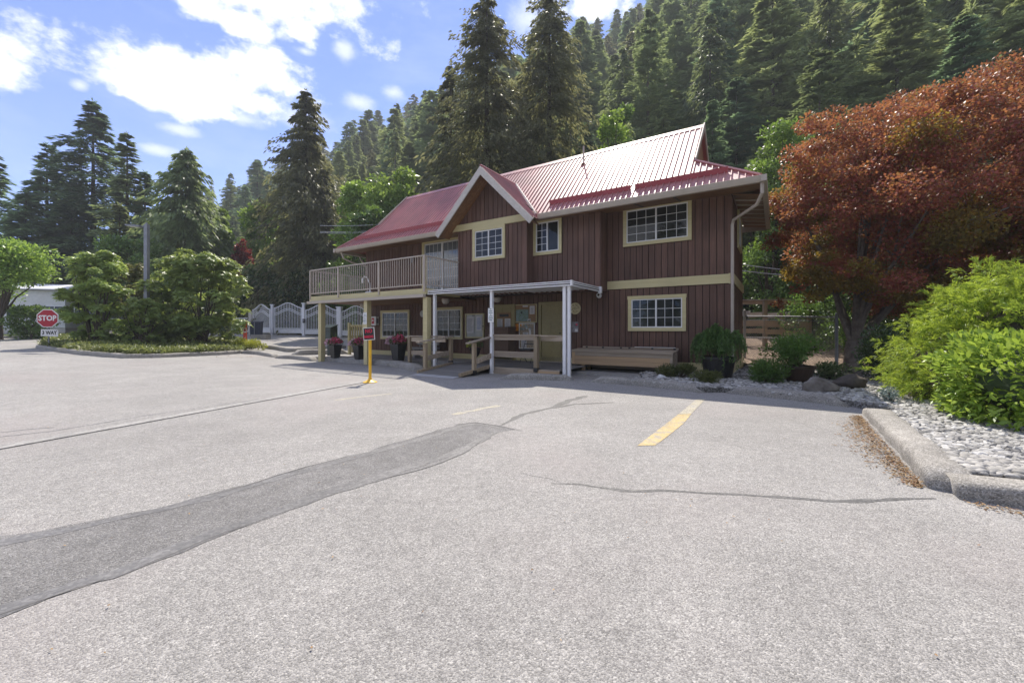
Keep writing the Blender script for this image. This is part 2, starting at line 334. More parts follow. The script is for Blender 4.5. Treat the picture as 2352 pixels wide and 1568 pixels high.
# ------------------------------------------------------------------ ground
def grid(name, xs, ys, zf, mat, keep=None, kind='structure'):
    X, Y = np.meshgrid(xs, ys); Z = zf(X, Y)
    v = np.stack([X, Y, Z], -1).reshape(-1, 3); nx = len(xs); f = []
    for j in range(len(ys)-1):
        for i in range(nx-1):
            if keep is None or keep((xs[i]+xs[i+1])/2, (ys[j]+ys[j+1])/2):
                a = j*nx+i; f.append((a, a+1, a+nx+1, a+nx))
    me = bpy.data.meshes.new(name); me.from_pydata([tuple(p) for p in v], [], f); me.materials.append(mat)
    me.polygons.foreach_set('use_smooth', [True]*len(f)); me.update()
    return tag(link(name, me), kind=kind)
HK, HD0 = .80, 26.0
def hill(x, y):
    F, D = toFD(x, y); return HK*np.clip(D-HD0, 0, 140)
def terrain(x, y):
    return np.maximum(lot(x, y)-.08, hill(x, y)-.3)
xs = np.concatenate([np.linspace(-420, -75, 12), np.linspace(-70, 70, 71), np.linspace(75, 300, 10)])
ys = np.concatenate([np.linspace(-300, -15, 8), np.linspace(-12, 150, 82), np.linspace(160, 400, 12)])
hs = grid('hillside', xs, ys, terrain, soilm)
asph = grid('parking_lot', np.linspace(-62, 16, 157), np.linspace(-12, 37, 99), lambda x, y: lot(x, y), asphalt,
            keep=lambda x, y: (toFD(x, y)[1] < 12.2 or x < -7.5) and not (x < -40 and y > 34))
def mulz(x, y):
    F, D = toFD(x, y); return .06 + .10*np.clip(D-15.2, 0, 8)
grid('mulch_ground', np.linspace(6, 34, 57), np.linspace(-2, 26, 57), mulz, mulchm, keep=lambda x, y: toFD(x, y)[0] > -1.5 and (toFD(x, y)[1] > 16.2 or x > 12))
ball = lambda: None
def sheet(name, pts, mat, z=.004, kind='structure'):
    return tag(MB().poly([(p[0], p[1], float(lot(p[0], p[1]))+z*(.4 if z < .02 else 1)) for p in pts]).build(name, mat), kind=kind)
def ribbon(name, pts, wd, mat, z, parent=None):
    """thin strip along pixel points; wd: width (m) or list; edges wander a little"""
    z *= .4; P = [gp(*p) for p in pts]; Q = []
    for a, b in zip(P[:-1], P[1:]):
        k = max(2, int((b-a).length/.12)); Q += [a.lerp(b, i/k) for i in range(k)]
    Q.append(P[-1]); m = MB(); n = len(Q)
    for i, q in enumerate(Q):
        t = (Q[min(i+1, n-1)]-Q[max(i-1, 0)]); t.z = 0; t.normalize(); s = Vector((-t.y, t.x, 0))
        ww = wd if isinstance(wd, (int, float)) else np.interp(i/(n-1), np.linspace(0, 1, len(wd)), wd)
        e = .5*ww; a_ = random.uniform(-.24, .24)*ww
        m.v += [tuple(q+s*(e+a_)+Vector((0, 0, z))), tuple(q-s*(e+random.uniform(-.24, .24)*ww)+Vector((0, 0, z)))]
        if i: b_ = 2*i; m.f.append((b_-2, b_-1, b_+1, b_))
    return tag(m.build(name, mat, parent), kind='structure' if parent is None else None)
# repaired trench: dark strip across the lot, its sealed edges and cracks
up = [(-260, 1300), (-30, 1233), (0, 1231), (90, 1219), (179, 1203), (330, 1172), (486, 1134), (580, 1108), (665, 1082), (760, 1057), (844, 1036), (950, 1004), (1049, 976), (1090, 971), (1148, 979), (1185, 986)]
lo = [(1146, 993), (1075, 1032), (1020, 1055), (972, 1074), (870, 1104), (768, 1132), (655, 1176), (575, 1206), (491, 1232), (440, 1252), (409, 1268), (330, 1296), (256, 1324), (120, 1370), (0, 1411), (-300, 1530)]
def wander(P, amp):
    Q = []
    for a, b in zip(P[:-1], P[1:]):
        k = max(1, int((b-a).length/.1)); Q += [a.lerp(b, i/k)+Vector((random.uniform(-amp, amp), random.uniform(-amp, amp), 0)) for i in range(k)]
    return Q+[P[-1]]
sheet('asphalt_patch', wander([gp(*p) for p in lo], .012)[::-1] + wander([gp(*p) for p in up], .012)[::-1] if False else wander([gp(*p) for p in up], .026)+wander([gp(*p) for p in lo], .03), patchm, .004)
ribbon('crack_sealant', [(-200, 1292), (0, 1247), (179, 1212), (486, 1143), (665, 1090), (844, 1043), (1000, 999), (1060, 978), (1095, 973), (1150, 981)], [.10, .09, .10, .08, .11, .09, .07], sealm, .008)
ribbon('crack_sealant', [(-200, 1488), (0, 1402), (150, 1353), (256, 1316), (409, 1260), (491, 1224), (655, 1168), (768, 1126), (900, 1086), (1000, 1055), (1075, 1026), (1140, 991)], [.12, .11, .14, .10, .16, .10, .12, .09, .05], sealm, .008)
ribbon('crack_sealant', [(862, 1102), (950, 1082), (1010, 1062), (1070, 1034), (1110, 1008)], [.03, .05, .06, .05, .02], sealm, .012)
ribbon('crack', [(486, 1137), (560, 1117), (640, 1091), (700, 1073), (800, 1048)], [.003, .008, .011, .007, .003], crackm, .012)
ribbon('crack', [(330, 1298), (400, 1271), (470, 1241), (500, 1229), (560, 1210)], [.003, .008, .012, .007, .003], crackm, .012)
ribbon('crack', [(0, 1412), (90, 1381), (170, 1354), (240, 1331)], [.007, .006, .008, .003], crackm, .012)
ribbon('crack', [(1045, 975), (1090, 970), (1148, 978), (1200, 990)], [.01, .03, .025, .006], sealm, .012)
ribbon('crack_sealant', [(1152, 976), (1200, 951), (1270, 935), (1310, 919), (1346, 909)], [.05, .10, .11, .14, .12], sealdark, .004)
ribbon('crack_sealant', [(1268, 937), (1320, 928), (1410, 924)], [.06, .07, .03], sealdark, .008)
ribbon('crack_sealant', [(1266, 1110), (1330, 1112), (1400, 1122), (1450, 1128), (1520, 1126), (1620, 1132), (1700, 1136), (1790, 1141), (1900, 1150), (1950, 1152), (2050, 1146), (2146, 1144)], [.014, .038, .044, .046, .038, .046, .04, .044, .048, .052, .04, .02], sealdark, .004)
ribbon('crack', [(1195, 1085), (1225, 1093), (1260, 1098), (1290, 1108)], [.003, .008, .007, .003], sealm, .004)
ribbon('tyre_mark', [(0, 993), (70, 985), (125, 981)], [.02, .05, .03], sealm, .004)
ribbon('tyre_mark', [(0, 1003), (120, 990), (330, 955), (560, 922), (700, 902)], [.03, .03, .02, .03, .01], sealm, .004)
# stall lines
tag(MB().poly([gp(*p, .004) for p in ((1464, 1023), (1505, 1022), (1535, 1000), (1570, 972), (1588, 950), (1558, 951), (1527, 975))]).build('stall_line', ylpaint), kind='structure')
tag(MB().poly([gp(*p, .004) for p in ((1558.5, 950.5), (1588, 949.5), (1604, 933), (1622, 915), (1600, 916), (1580, 933))]).build('stall_line', fadepaint), kind='structure')
ribbon('stall_line', [(768, 919), (830, 911), (900, 904)], .10, fadepaint, .004)
ribbon('stall_line', [(1040, 952), (1090, 942), (1145, 931)], .10, fadepaint, .004)
# trench drain: channel, two edge bars, one object per slat
def drain():
    a, b = gp(-40, 1036), gp(842, 876); d = b-a; ln = d.length; t = d.normalized(); ang = math.atan2(t.y, t.x)
    r = thing('trench_drain', 'long grey slotted drain grating let into the asphalt, running towards the yellow pole', 'drain', a, ang)
    MB().poly([(0, -.07, .004), (ln, -.07, .004), (ln, .07, .004), (0, .07, .004)]).build('channel', crackm, r)  # flat sheet, the shade below the slats put into its colour
    for s in (-1, 1): bx('edge_bar', r, (ln/2, s*.082, .008), (ln, .026, .012), slabm)
    n = 260
    for i in range(n): bx('slat', r, (.02+i*ln/n, 0, .0085), (.024, .138, .009), slabm)
drain()

# kerbs
def kerb_mesh(P, wd, h, name, taper=(.12, .30)):
    Q = []
    for a, b in zip(P[:-1], P[1:]):
        k = max(2, int((b-a).length/.22)); Q += [a.lerp(b, i/k) for i in range(k)]
    Q.append(P[-1]); n = len(Q); m = MB(); k = 9
    acc = [0]
    for i in range(1, n): acc.append(acc[-1]+(Q[i]-Q[i-1]).length)
    for i, q in enumerate(Q):
        t = Q[min(i+1, n-1)]-Q[max(i-1, 0)]; t.z = 0; t.normalize(); s = Vector((-t.y, t.x, 0))
        e = min(acc[i], acc[-1]-acc[i]); f = min(1, taper[0]+e/taper[1]) if taper else 1
        f *= random.uniform(.93, 1.05); ox = random.uniform(-.012, .012)
        for x, z in ((-.5, -.05), (-.485, .55), (-.45, .82), (-.36, .97), (-.12, 1), (.12, 1), (.36, .97), (.46, .8), (.5, -.05)):
            m.v.append(tuple(q + s*(x*wd*(1 if f > .6 else .92)+ox) + Vector((0, 0, z*h*f))))
        if i:
            for j in range(k-1):
                a0 = (i-1)*k+j; m.f.append((a0, a0+1, a0+k+1, a0+k))
    m.f.append(tuple(range(k-1, -1, -1))); m.f.append(tuple((n-1)*k+j for j in range(k)))
    return m
def kerb(P, wd, h, label, grp='concrete kerbs edging the parking lot', taper=(.12, .30), mat=concrete):
    c = P[0].copy(); m = kerb_mesh([p-c for p in P], wd, h, 'kerb', taper)
    o = m.build('concrete_kerb', mat, None, c, smooth_=True); o.data.polygons.foreach_set('use_smooth', [True]*len(o.data.polygons))
    return tag(o, label, 'kerb', grp)
def off(P, dx, dy): return [p+Vector((dx, dy, 0)) for p in P]
kerb([gp(1152, 869), gp(1318, 873)], .30, .15, 'low concrete wheel stop in front of the white canopy posts')
kerb([gp(1362, 876), gp(1480, 885), gp(1618, 901)], .30, .16, 'concrete wheel stop in front of the wooden bench box')
kerb([gp(1672, 901), gp(1800, 914), gp(1955, 933)], .30, .16, 'concrete wheel stop in front of the brown plant pot and boulders')
kerb([Vector((5.52, 6.25, 0)), Vector((4.55, 4.78, 0)), Vector((3.55, 3.30, 0))], .32, .145, 'thick sunlit concrete kerb running diagonally along the white pebbles', taper=(.7, .2))
kerb([Vector((3.52, 3.31, 0)), Vector((4.6, 2.66, 0)), Vector((6.6, 1.45, 0))], .32, .145, 'mottled concrete kerb nearest the camera, below the pebble bed', taper=(.93, .2))
kerb([gp(731, 829), gp(780, 830), gp(836, 834)], .36, .22, 'concrete kerb in front of the two left flower pots')
kerb([gp(849, 834), gp(905, 840), gp(965, 853)], .36, .21, 'curved concrete kerb between the yellow pole and the ramp')
kerb([gp(637, 822), gp(680, 824), gp(724, 829)], .34, .16, 'concrete kerb left of the balcony corner post')
kerb([gp(556, 811), gp(600, 814), gp(634, 820)], .32, .16, 'short kerb at the end of the planted island by the yellow shrub')
kerb([gp(606, 799), gp(640, 803), gp(666, 808), gp(700, 806), gp(735, 804), gp(790, 800)], .34, .2, 'brown shaded kerb at the foot of the drive to the white gates', taper=False)
kerb([gp(672, 815), gp(700, 814), gp(735, 813), gp(800, 812)], .5, .24, 'broad concrete kerb block beside the balcony corner post')
ISL = [gp(92, 800), gp(130, 806), gp(200, 815), gp(290, 822), gp(360, 821), gp(430, 818), gp(500, 815), gp(555, 811)]
kerb(ISL, .3, .16, 'long concrete kerb round the planted island with the rhododendrons', taper=False)
kerb([frame(-60, 26.5), frame(40, 27), frame(88, 27.5), frame(260, 28.6), frame(330, 29)], .3, .16, 'far kerb across the road below the white mobile home', taper=False)
# planted island
isl_back = [frame(575, 23.2), frame(540, 25), frame(430, 25.5), frame(300, 25.5), frame(190, 25), frame(120, 24)]
m = MB(); m.prism([(p.x, p.y, float(lot(p.x, p.y))-.05) for p in ISL+isl_back][::1], .17); isl = tag(m.build('planting_island', soilm), kind='structure')
def inside(poly, x, y):
    c = False; j = len(poly)-1
    for i in range(len(poly)):
        xi, yi, xj, yj = poly[i][0], poly[i][1], poly[j][0], poly[j][1]
        if (yi > y) != (yj > y) and x < (xj-xi)*(y-yi)/(yj-yi)+xi: c = not c
        j = i
    return c
# pebble bed on the right
BED = [(3.3, 10.35), (2.6, 9.95), (3.95, 8.5), (4.35, 8.55), (5.75, 6.95), (5.72, 6.25), (3.8, 3.45), (6.6, 1.75), (14, -2), (14, 11.5), (9.9, 12.6), (8.6, 14.9), (5.98, 11.2), (4.9, 11.75), (3.6, 11.6)]
gb = MB(); gb.prism([(x, y, -.02) for x, y in BED], .12); bed = tag(gb.build('pebble_bed', gravelm), kind='structure')
import bmesh
def ico(sub, seed, rough_=.1, sq=(1, .8, .55)):
    b = bmesh.new(); bmesh.ops.create_icosphere(b, subdivisions=sub, radius=1); rr = random.Random(seed)
    for v in b.verts:
        k = 1+rr.uniform(-rough_, rough_); v.co = Vector((v.co.x*sq[0]*k, v.co.y*sq[1]*k, v.co.z*sq[2]*k))
    V = [tuple(v.co) for v in b.verts]; Fc = [tuple(x.index for x in f.verts) for f in b.faces]; b.free(); return V, Fc
peb = []
for i in range(6):
    V, Fc = ico(2, i, .06); mb = MB(); mb.v = V; mb.f = Fc; peb.append(mb.mesh('pebble', pebblem, True))
pts = []
rp = random.Random(3)
while len(pts) < 9000:
    x, y = rp.uniform(2.6, 8.5), rp.uniform(1.8, 12.5)
    if not inside(BED, x, y) or x > 1.02*y+3.2: continue
    # thin out with distance
    if rp.random() > min(1, 30/(x*x+y*y)): continue
    pts.append((x, y))
pts.sort(key=lambda p: p[0]**2+p[1]**2)
vis = [p for p in pts if p[0]/p[1] < 1.36]
near = set(vis[:300])
V0, F0_ = ico(1, 5, .12); va = []; fa = []
for p in pts:
    s = rp.uniform(.028, .062)*(1 if p in near else 1.0); rz = rp.uniform(0, 6.3); tx, ty = rp.uniform(-.4, .4), rp.uniform(-.4, .4)
    if p in near:
        link('pebble', rp.choice(peb), bed, (p[0], p[1], .10+s*.25), (tx, ty, rz), (s, s, s))
    else:
        mt = Matrix.Translation((p[0], p[1], .10+s*.2)) @ Euler((tx, ty, rz)).to_matrix().to_4x4() @ Matrix.Scale(s, 4)
        n = len(va); va += [tuple(mt @ Vector(v)) for v in V0]; fa += [tuple(n+i for i in f) for f in F0_]
mb = MB(); mb.v = va; mb.f = fa
pebs = leafmat('pebbles_mixed', [(.16, .155, .145), (.26, .25, .235), (.36, .35, .33), (.50, .49, .47)], (.4, .4, .4), tw=0, rough=.65)
tag(mb.build('loose_pebbles', pebs, bed), kind='stuff')
# concrete apron under the bench box, patio slab under the balcony
def fdprism(name, pts, z0, h, mat, kind='structure'):
    return tag(MB().prism([FD(F, D, z0) for F, D in pts], h).build(name, mat), kind=kind)
fdprism('bench_apron', [(-5.6, 11.15), (-2.4, 11.3), (-2.4, 12.55), (-5.6, 12.55)], -.03, .08, slabm)
fdprism('patio_slab', [(-16.4, 10.1), (-12.6, 10.05), (-10.95, 10.0), (-10.75, 11.2), (-9.05, 11.3), (-9.05, 12.55), (-16.4, 12.55)], -.03, .20, slabm)

# ------------------------------------------------------------------ the building
F0, D0 = -1.03, 12.6
HS = thing('community_building', 'two-storey brown board-sided building with a red metal roof, a front gable and a corner balcony', 'building', FD(F0, D0, 0), -TH)
def h(F, D, z): return Vector((F-F0, D-D0, z))
def hbox(name, F1, F2, D1, D2, z1, z2, mat, parent=None):
    return bx(name, parent or HS, h((F1+F2)/2, (D1+D2)/2, (z1+z2)/2), (abs(F2-F1), abs(D2-D1), abs(z2-z1)), mat)
BW = .182
def boards_front(wall, Fa, Fb, D, z1, z2, ztop=None, skip=()):
    n = max(1, round((Fb-Fa)/BW)); b = (Fb-Fa)/n
    for i in range(n):
        fa, fb = Fa+i*b+.009, Fa+(i+1)*b-.009; pr = random.choice((.018, .018, .022, .026))
        if ztop is None:
            bx('siding_board', wall, h((fa+fb)/2, D-pr/2, (z1+z2)/2), (fb-fa, pr, z2-z1), brown)
        else:
            za, zb = ztop(fa), ztop(fb)
            if max(za, zb) < z1+.05: continue
            za, zb = max(za, z1+.01), max(zb, z1+.01)
            mb = MB(); pts_ = [h(fa, D, z1), h(fb, D, z1), h(fb, D, zb)]
            mid = (fa+fb)/2
            if ztop(mid) > max(za, zb): pts_.append(h(mid, D, ztop(mid)))
            pts_.append(h(fa, D, za))
            mb.slab(pts_, (0, -pr, 0)); mb.build('siding_board', brown, wall)
def boards_side(wall, F, Da, Db, z1, z2, z2b=None):
    n = max(1, round((Db-Da)/BW)); b = (Db-Da)/n
    for i in range(n):
        da, db = Da+i*b+.006, Da+(i+1)*b-.006; pr = random.choice((.018, .022))
        bx('siding_board', wall, h(F+pr/2, (da+db)/2, (z1+z2)/2), (pr, db-da, z2-z1), brown)
DB = 16.35                                         # back wall
FL = -16.25                                        # left end
W1 = hbox('wall', FL, F0, 12.63, DB, .10, 4.98, browngap); W1['label'] = 'main brown wall of the building behind the upright boards'
# (the wall is a scaled block; its boards hang on separate unscaled carriers)
def carrier(name, F1, F2, D1, D2, z1, z2): return MB().box(h((F1+F2)/2, (D1+D2)/2, (z1+z2)/2), (F2-F1, D2-D1, z2-z1)).build(name, browngap, HS)
bpy.data.objects.remove(W1)
W1 = carrier('wall', FL, F0, 12.605, DB, .10, 4.98)
boards_front(W1, -4.52, F0, 12.6, 2.812, 4.98)
boards_front(W1, FL, F0, 12.6, .37, 2.556)
boards_front(W1, FL, -9.7, 12.6, 2.66, 4.97)
boards_side(W1, F0+.001, 12.6, DB, 2.812, 4.9); boards_side(W1, F0+.001, 12.6, DB, .37, 2.556)
W2 = carrier('bay_wall', -6.85, -4.52, 11.995, 12.6, 2.53, 4.93)
boards_front(W2, -6.85, -4.52, 11.99, 2.50, 4.93); boards_side(W2, -4.519, 11.99, 12.58, 2.50, 4.93)
gs = 1.0                                            # slope of the front gable
GC, GP, GD = -8.275, 6.74, 10.95                    # gable centre, peak height, face of the barge boards
gz = lambda F: GP - .12 - abs(F-GC)*gs
W3 = carrier('gable_wall', -9.70, -6.85, 11.555, 12.6, 2.53, 4.85)
boards_front(W3, -9.70, -6.85, 11.55, 2.50, 4.84); boards_side(W3, -6.849, 11.55, 11.98, 2.50, 4.93)
MB().slab([h(-10.05, 11.556, 5.06), h(-6.5, 11.556, 5.06), h(GC, 11.556, 6.55)], (0, .05, 0)).build('gable_backing', browngap, HS)
boards_front(W3, -10.03, -6.52, 11.55, 5.07, 0, ztop=lambda F: gz(F)-.06)
hbox('gable_beam', -10.10, -6.42, 11.46, 11.552, 4.84, 5.065, cream)
hbox('corner_trim', -9.72, -9.66, 11.50, 11.528, 2.55, 4.83, brown); hbox('corner_trim', -6.88, -6.82, 11.49, 11.528, 2.50, 4.83, brown)
# bands and skirt
hbox('band_board', -4.50, F0-.02, 12.535, 12.578, 2.56, 2.81, cream); hbox('band_cap', F0-.07, F0+.055, 12.525, 12.60, 2.545, 2.825, cream)
hbox('band_board', F0+.024, F0+.06, 12.61, DB, 2.56, 2.81, cream)
hbox('skirt_board', FL, F0-.01, 12.55, 12.578, .13, .365, cream); hbox('skirt_board', F0+.022, F0+.05, 12.58, DB, .02, .365, cream)
hbox('corner_trim', F0-.10, F0+.012, 12.558, 12.577, 2.826, 4.9, brown); hbox('corner_trim', F0-.10, F0+.012, 12.558, 12.577, .37, 2.54, brown)

def window(F=None, D=None, z1=0, wdt=1, hgt=1, side=False, cols=(3, 3), rows=3, gl=glass, open_right=False, head=0, name='window', tr=.10, label=None, grids=(True, True)):
    o = MB(); t = tr
    o.box((wdt/2, -.028, hgt-t/2), (wdt+head*2, .052, t)); o.box((wdt/2, -.028, t/2), (wdt, .052, t))
    o.box((t/2, -.026, hgt/2), (t, .048, hgt-2*t)); o.box((wdt-t/2, -.026, hgt/2), (t, .048, hgt-2*t))
    win = o.build(name, cream, HS, h(F, D, z1), (0, 0, R(90) if side else 0))
    if label: win['label'] = label
    x0, x1, y0, y1 = t, wdt-t, t, hgt-t; mid = (x0+x1)/2; fr = .035
    s = MB()
    s.box((mid, -.016, y1-fr/2), (x1-x0, .03, fr)); s.box((mid, -.016, y0+fr/2), (x1-x0, .03, fr))
    s.box((x0+fr/2, -.016, (y0+y1)/2), (fr, .03, y1-y0-2*fr)); s.box((x1-fr/2, -.016, (y0+y1)/2), (fr, .03, y1-y0-2*fr))
    s.box((mid, -.019, (y0+y1)/2), (fr*1.3, .036, y1-y0-2*fr)); s.build('sash_frame', whitep, win)
    for k, (a, b) in enumerate(((x0+fr, mid-fr*.65), (mid+fr*.65, x1-fr))):
        MB().box(((a+b)/2, -.006, (y0+y1)/2), (b-a, .004, y1-y0-2*fr)).build('pane', gl, win)
        if grids[k]:
            for i in range(1, cols[k]):
                bx('muntin', win, (a+(b-a)*i/cols[k], -.011, (y0+y1)/2), (.013, .005, y1-y0-2*fr), whitep)
            for j in range(1, rows):
                bx('muntin', win, ((a+b)/2, -.0125, y0+fr+(y1-y0-2*fr)*j/rows), (b-a, .006, .013), whitep)
    return win
BF = -.028
window(-9.04, 11.55+BF, 3.71, 1.37, 1.13, cols=(2, 2), rows=4, grids=(True, True), label='sliding window under the front gable')
window(-6.83, 11.99+BF, 3.75, 1.04, 1.17, cols=(2, 2), rows=4, grids=(True, False), label='narrow sliding window right of the gable')
window(-3.99, 12.6+BF, 3.84, 1.96, 1.19, cols=(3, 3), rows=4, label='wide upper window near the right corner')
window(-3.84, 12.6+BF, 1.26, 1.66, 1.06, cols=(3, 3), rows=3, head=.015, label='lower window above the black potted conifer')
window(-15.16, 12.6+BF, .88, 1.85, 1.28, cols=(3, 3), rows=4, label='lower window behind the flower pots')
window(-11.83, 12.6+BF, .92, 1.47, 1.28, cols=(2, 2), rows=4, label='lower window behind the stone bench', grids=(True, True))
window(F0+.03, 13.9, 3.75, 1.3, 1.1, side=True, cols=(2, 2), rows=3, grids=(False, False), label='side window under the right eaves')
# balcony door
pd = MB(); pd.box((.06, -.03, 1.1), (.12, .06, 2.2)); pd.box((1.12, -.03, 2.26), (2.24, .06, .12)); pd.box((2.18, -.03, 1.1), (.12, .06, 2.2))
pdo = pd.build('balcony_door', cream, HS, h(-12.55, 12.6+BF, 2.68))
s = MB(); s.box((1.12, -.02, 2.16), (1.98, .036, .05)); s.box((1.12, -.02, .04), (1.98, .036, .08)); s.box((1.12, -.022, 1.1), (.09, .04, 2.05)); s.box((.15, -.02, 1.1), (.05, .036, 2.05)); s.build('door_frame', whitep, pdo)
for a, b in ((.18, 1.07), (1.17, 2.12)):
    MB().box(((a+b)/2, -.008, 1.1), (b-a, .004, 2.06)).build('pane', glassg, pdo)
    for i in (1, 2, 3): bx('muntin', pdo, (a+(b-a)*i/4, -.0125, 1.1), (.012, .004, 2.06), whitep)
    for j in (1, 2, 3, 4, 5): bx('muntin', pdo, ((a+b)/2, -.0135, .08+2.06*j/6), (b-a, .005, .012), whitep)
bx('door_handle', pdo, (.15, -.055, 1.0), (.02, .03, .2), blackmetal)
# ground floor doors
def door(F, wdt, z0, ht, nm='door', label=None, stain=False):
    o = MB(); o.box((.05, -.03, ht/2), (.10, .06, ht)); o.box((wdt-.05, -.03, ht/2), (.10, .06, ht)); o.box((wdt/2, -.03, ht+.05), (wdt, .06, .10))
    d = o.build(nm, creamd, HS, h(F, 12.6+BF, z0)); d['label'] = label
    MB().box((wdt/2, -.012, ht/2), (wdt-.22, .02, ht)).build('door_leaf', creamd, d)
    iw = wdt-.22
    for zz, hh in ((.25, .45), (.85, .5), (1.5, .42)):
        for sgn in (-1, 1):
            bx('door_panel', d, (wdt/2+sgn*iw*.23, -.025, zz+hh/2), (iw*.36, .008, hh), creamd)
    bx('door_handle', d, (wdt-.2, -.05, .98), (.03, .06, .03), blackmetal)
    bx('threshold', d, (wdt/2, -.05, .012), (wdt-.2, .1, .024), taupe)
    return d
door(-8.93, 1.0, .20, 1.92, label='left porch door behind a framed notice board')
door(-6.96, 1.02, .20, 1.95, label='right porch door behind the white canopy post')
# roof
E_D, E_Z, RS = 11.40, 4.93, 1.02
RD, RZ = 14.1, 4.93+(14.1-11.4)*1.02
zr = lambda D: E_Z+(D-E_D)*RS
VL, VR, EL, ER = -15.12, -1.93, -16.72, -.32      # verges and eave corners
HD_, HZ = 12.45, 4.93+1.05*1.02
ROOF = MB().slab([h(EL, E_D, E_Z-.06), h(-10.14, E_D, E_Z-.06), h(GC, 13.2, zr(13.2)-.06), h(-6.42, E_D, E_Z-.06), h(ER, E_D, E_Z-.06), h(VR, HD_, HZ-.06), h(VR, RD, RZ-.06), h(VL, RD, RZ-.06), h(VL, HD_, HZ-.06)], (0, 0, -.04)).build('roof', redflash, HS)
def panel(F1, F2, a1, a2, b1, b2):
    """one ribbed roof sheet between F1 and F2, from depth a to depth b at each edge"""
    m = MB(); nrm = Vector((0, -RS, 1)).normalized()
    P = lambda F, D, o=0: h(F, D, zr(D)) + nrm*o
    m.slab([P(F1, a1), P(F2, a2), P(F2, b2), P(F1, b1)], nrm*-.012)
    rw, rh = .022, .028; am = a1; bm = b1
    v = len(m.v); f1 = F1; f2 = F1+rw*1.6
    for D in (am, bm):
        m.v += [tuple(P(f1, D, .0005)), tuple(P(f1+rw*.3, D, rh)), tuple(P(f2-rw*.3, D, rh)), tuple(P(f2, D, .0005))]
    m.f += [(v, v+4, v+5, v+1), (v+1, v+5, v+6, v+2), (v+2, v+6, v+7, v+3), (v, v+1, v+2, v+3), (v+7, v+6, v+5, v+4)]
    m.build('roof_panel', redroof, ROOF)
def topD(F):
    if F < VL: return E_D + (F-EL)/(VL-EL)*(HD_-E_D)
    if F > VR: return E_D + (ER-F)/(ER-VR)*(HD_-E_D)
    return RD
def botD(F):
    a = abs(F-GC)
    if a < 1.86: return min(RD, E_D + max(0, (GP-a*gs-E_Z)/RS))
    return E_D
PW = .158
edges = list(np.arange(EL, VL-.02, PW))+list(np.arange(VL, VR-.02, PW))+list(np.arange(VR, ER, PW))+[ER]
for a, b in zip(edges[:-1], edges[1:]):
    if b-a < .03: continue
    e = 1e-4
    t1, t2 = topD(a+e), topD(b-e)
    if (a < VL) and (b > VL-.001): t2 = HD_
    l1, l2 = botD(a+e), botD(b-e)
    if t1-l1 < .03 and t2-l2 < .03: continue
    panel(a, b, l1, l2, max(t1, l1+.01), max(t2, l2+.01))
MB().slab([h(VL, RD+.02, RZ), h(VR, RD+.02, RZ), h(VR, 16.85, E_Z), h(VL, 16.85, E_Z)], (0, 0, -.05)).build('rear_slope', redroof, ROOF)
rc = MB(); rc.slab([h(VL-.03, RD-.13, RZ-.10), h(VR+.03, RD-.13, RZ-.10), h(VR+.03, RD, RZ+.045), h(VL-.03, RD, RZ+.045)], (0, 0, -.012)); rc.slab([h(VL-.03, RD, RZ+.045), h(VR+.03, RD, RZ+.045), h(VR+.03, RD+.13, RZ-.10), h(VL-.03, RD+.13, RZ-.10)], (0, 0, -.012)); rc.build('ridge_cap', redroof, ROOF)
DBK = 2*RD-HD_                                     # where the upper slope ends at the back
for sgn, V_, E_ in ((1, VR, ER), (-1, VL, EL)):
    hp = MB(); pts_ = [h(V_, HD_, HZ), h(E_, E_D, E_Z), h(E_, 16.8, E_Z), h(V_, DBK, HZ)]
    hp.slab(pts_ if sgn > 0 else pts_[::-1], (0, 0, -.02)); hp.build('hip_roof', redroof, ROOF)
    for i in range(1, 34):                          # ribs on the hip skirt, running down to the side eaves
        D = E_D+i*PW; k = min(1, max(0, (D-E_D)/(HD_-E_D)));
        if D > DBK: k = max(0, (16.8-D)/(16.8-DBK))
        top = h(E_+(V_-E_)*k, D, E_Z+(HZ-E_Z)*k+.012); bot = h(E_, D, E_Z+.012)
        if (top-bot).length > .05: MB().tube([top, bot], .014, 4).build('hip_rib', redroof, ROOF)
    hc = MB(); hc.tube([h(V_, HD_, HZ+.02), h(E_, E_D, E_Z+.03)], .045, 6); hc.build('hip_cap', redroof, ROOF)
    # upper gable end: verge trims and boarded triangle
    MB().slab([h(V_-sgn*.10, HD_+.02, HZ), h(V_-sgn*.10, DBK, HZ), h(V_-sgn*.10, RD, RZ-.08)], (-sgn*.04, 0, 0)).build('gable_end', soffit, ROOF)
    for q, (d0, d1) in enumerate(((HD_-.05, RD), (DBK+.05, RD))):
        vt = MB(); vt.slab([h(V_, d0, HZ-.08), h(V_, d0, HZ+.09), h(V_, d1, RZ+.09), h(V_, d1, RZ-.12)], (sgn*.035, 0, 0)); vt.build('verge_trim', taupe, ROOF)
# snow guards: upright red strips along the eaves
for a, b in ((-15.95, -10.25), (-6.12, -3.52), (-3.40, -1.05)):
    D = 11.74; MB().slab([h(a, D, zr(D)+.005), h(b, D, zr(D)+.005), h(b, D-.02, zr(D)+.15), h(a, D-.02, zr(D)+.15)], (0, .012, 0)).build('snow_guard', redflash, ROOF)
    MB().slab([h(a, D, zr(D)+.007), h(b, D, zr(D)+.007), h(b, D+.1, zr(D+.1)+.007), h(a, D+.1, zr(D+.1)+.007)], (0, 0, .01)).build('snow_guard_foot', redflash, ROOF)
vp = MB(); vp.tube([h(-5.72, 13.55, zr(13.55)-.1), h(-5.72, 13.55, zr(13.55)+.62)], .03, 10); vp.build('vent_pipe', taupe, ROOF)
vf = MB(); vf.lathe([(.09, 0), (.035, .06)], h(-5.72, 13.53, zr(13.53)+.01), 10); vf.build('vent_flashing', redflash, ROOF)
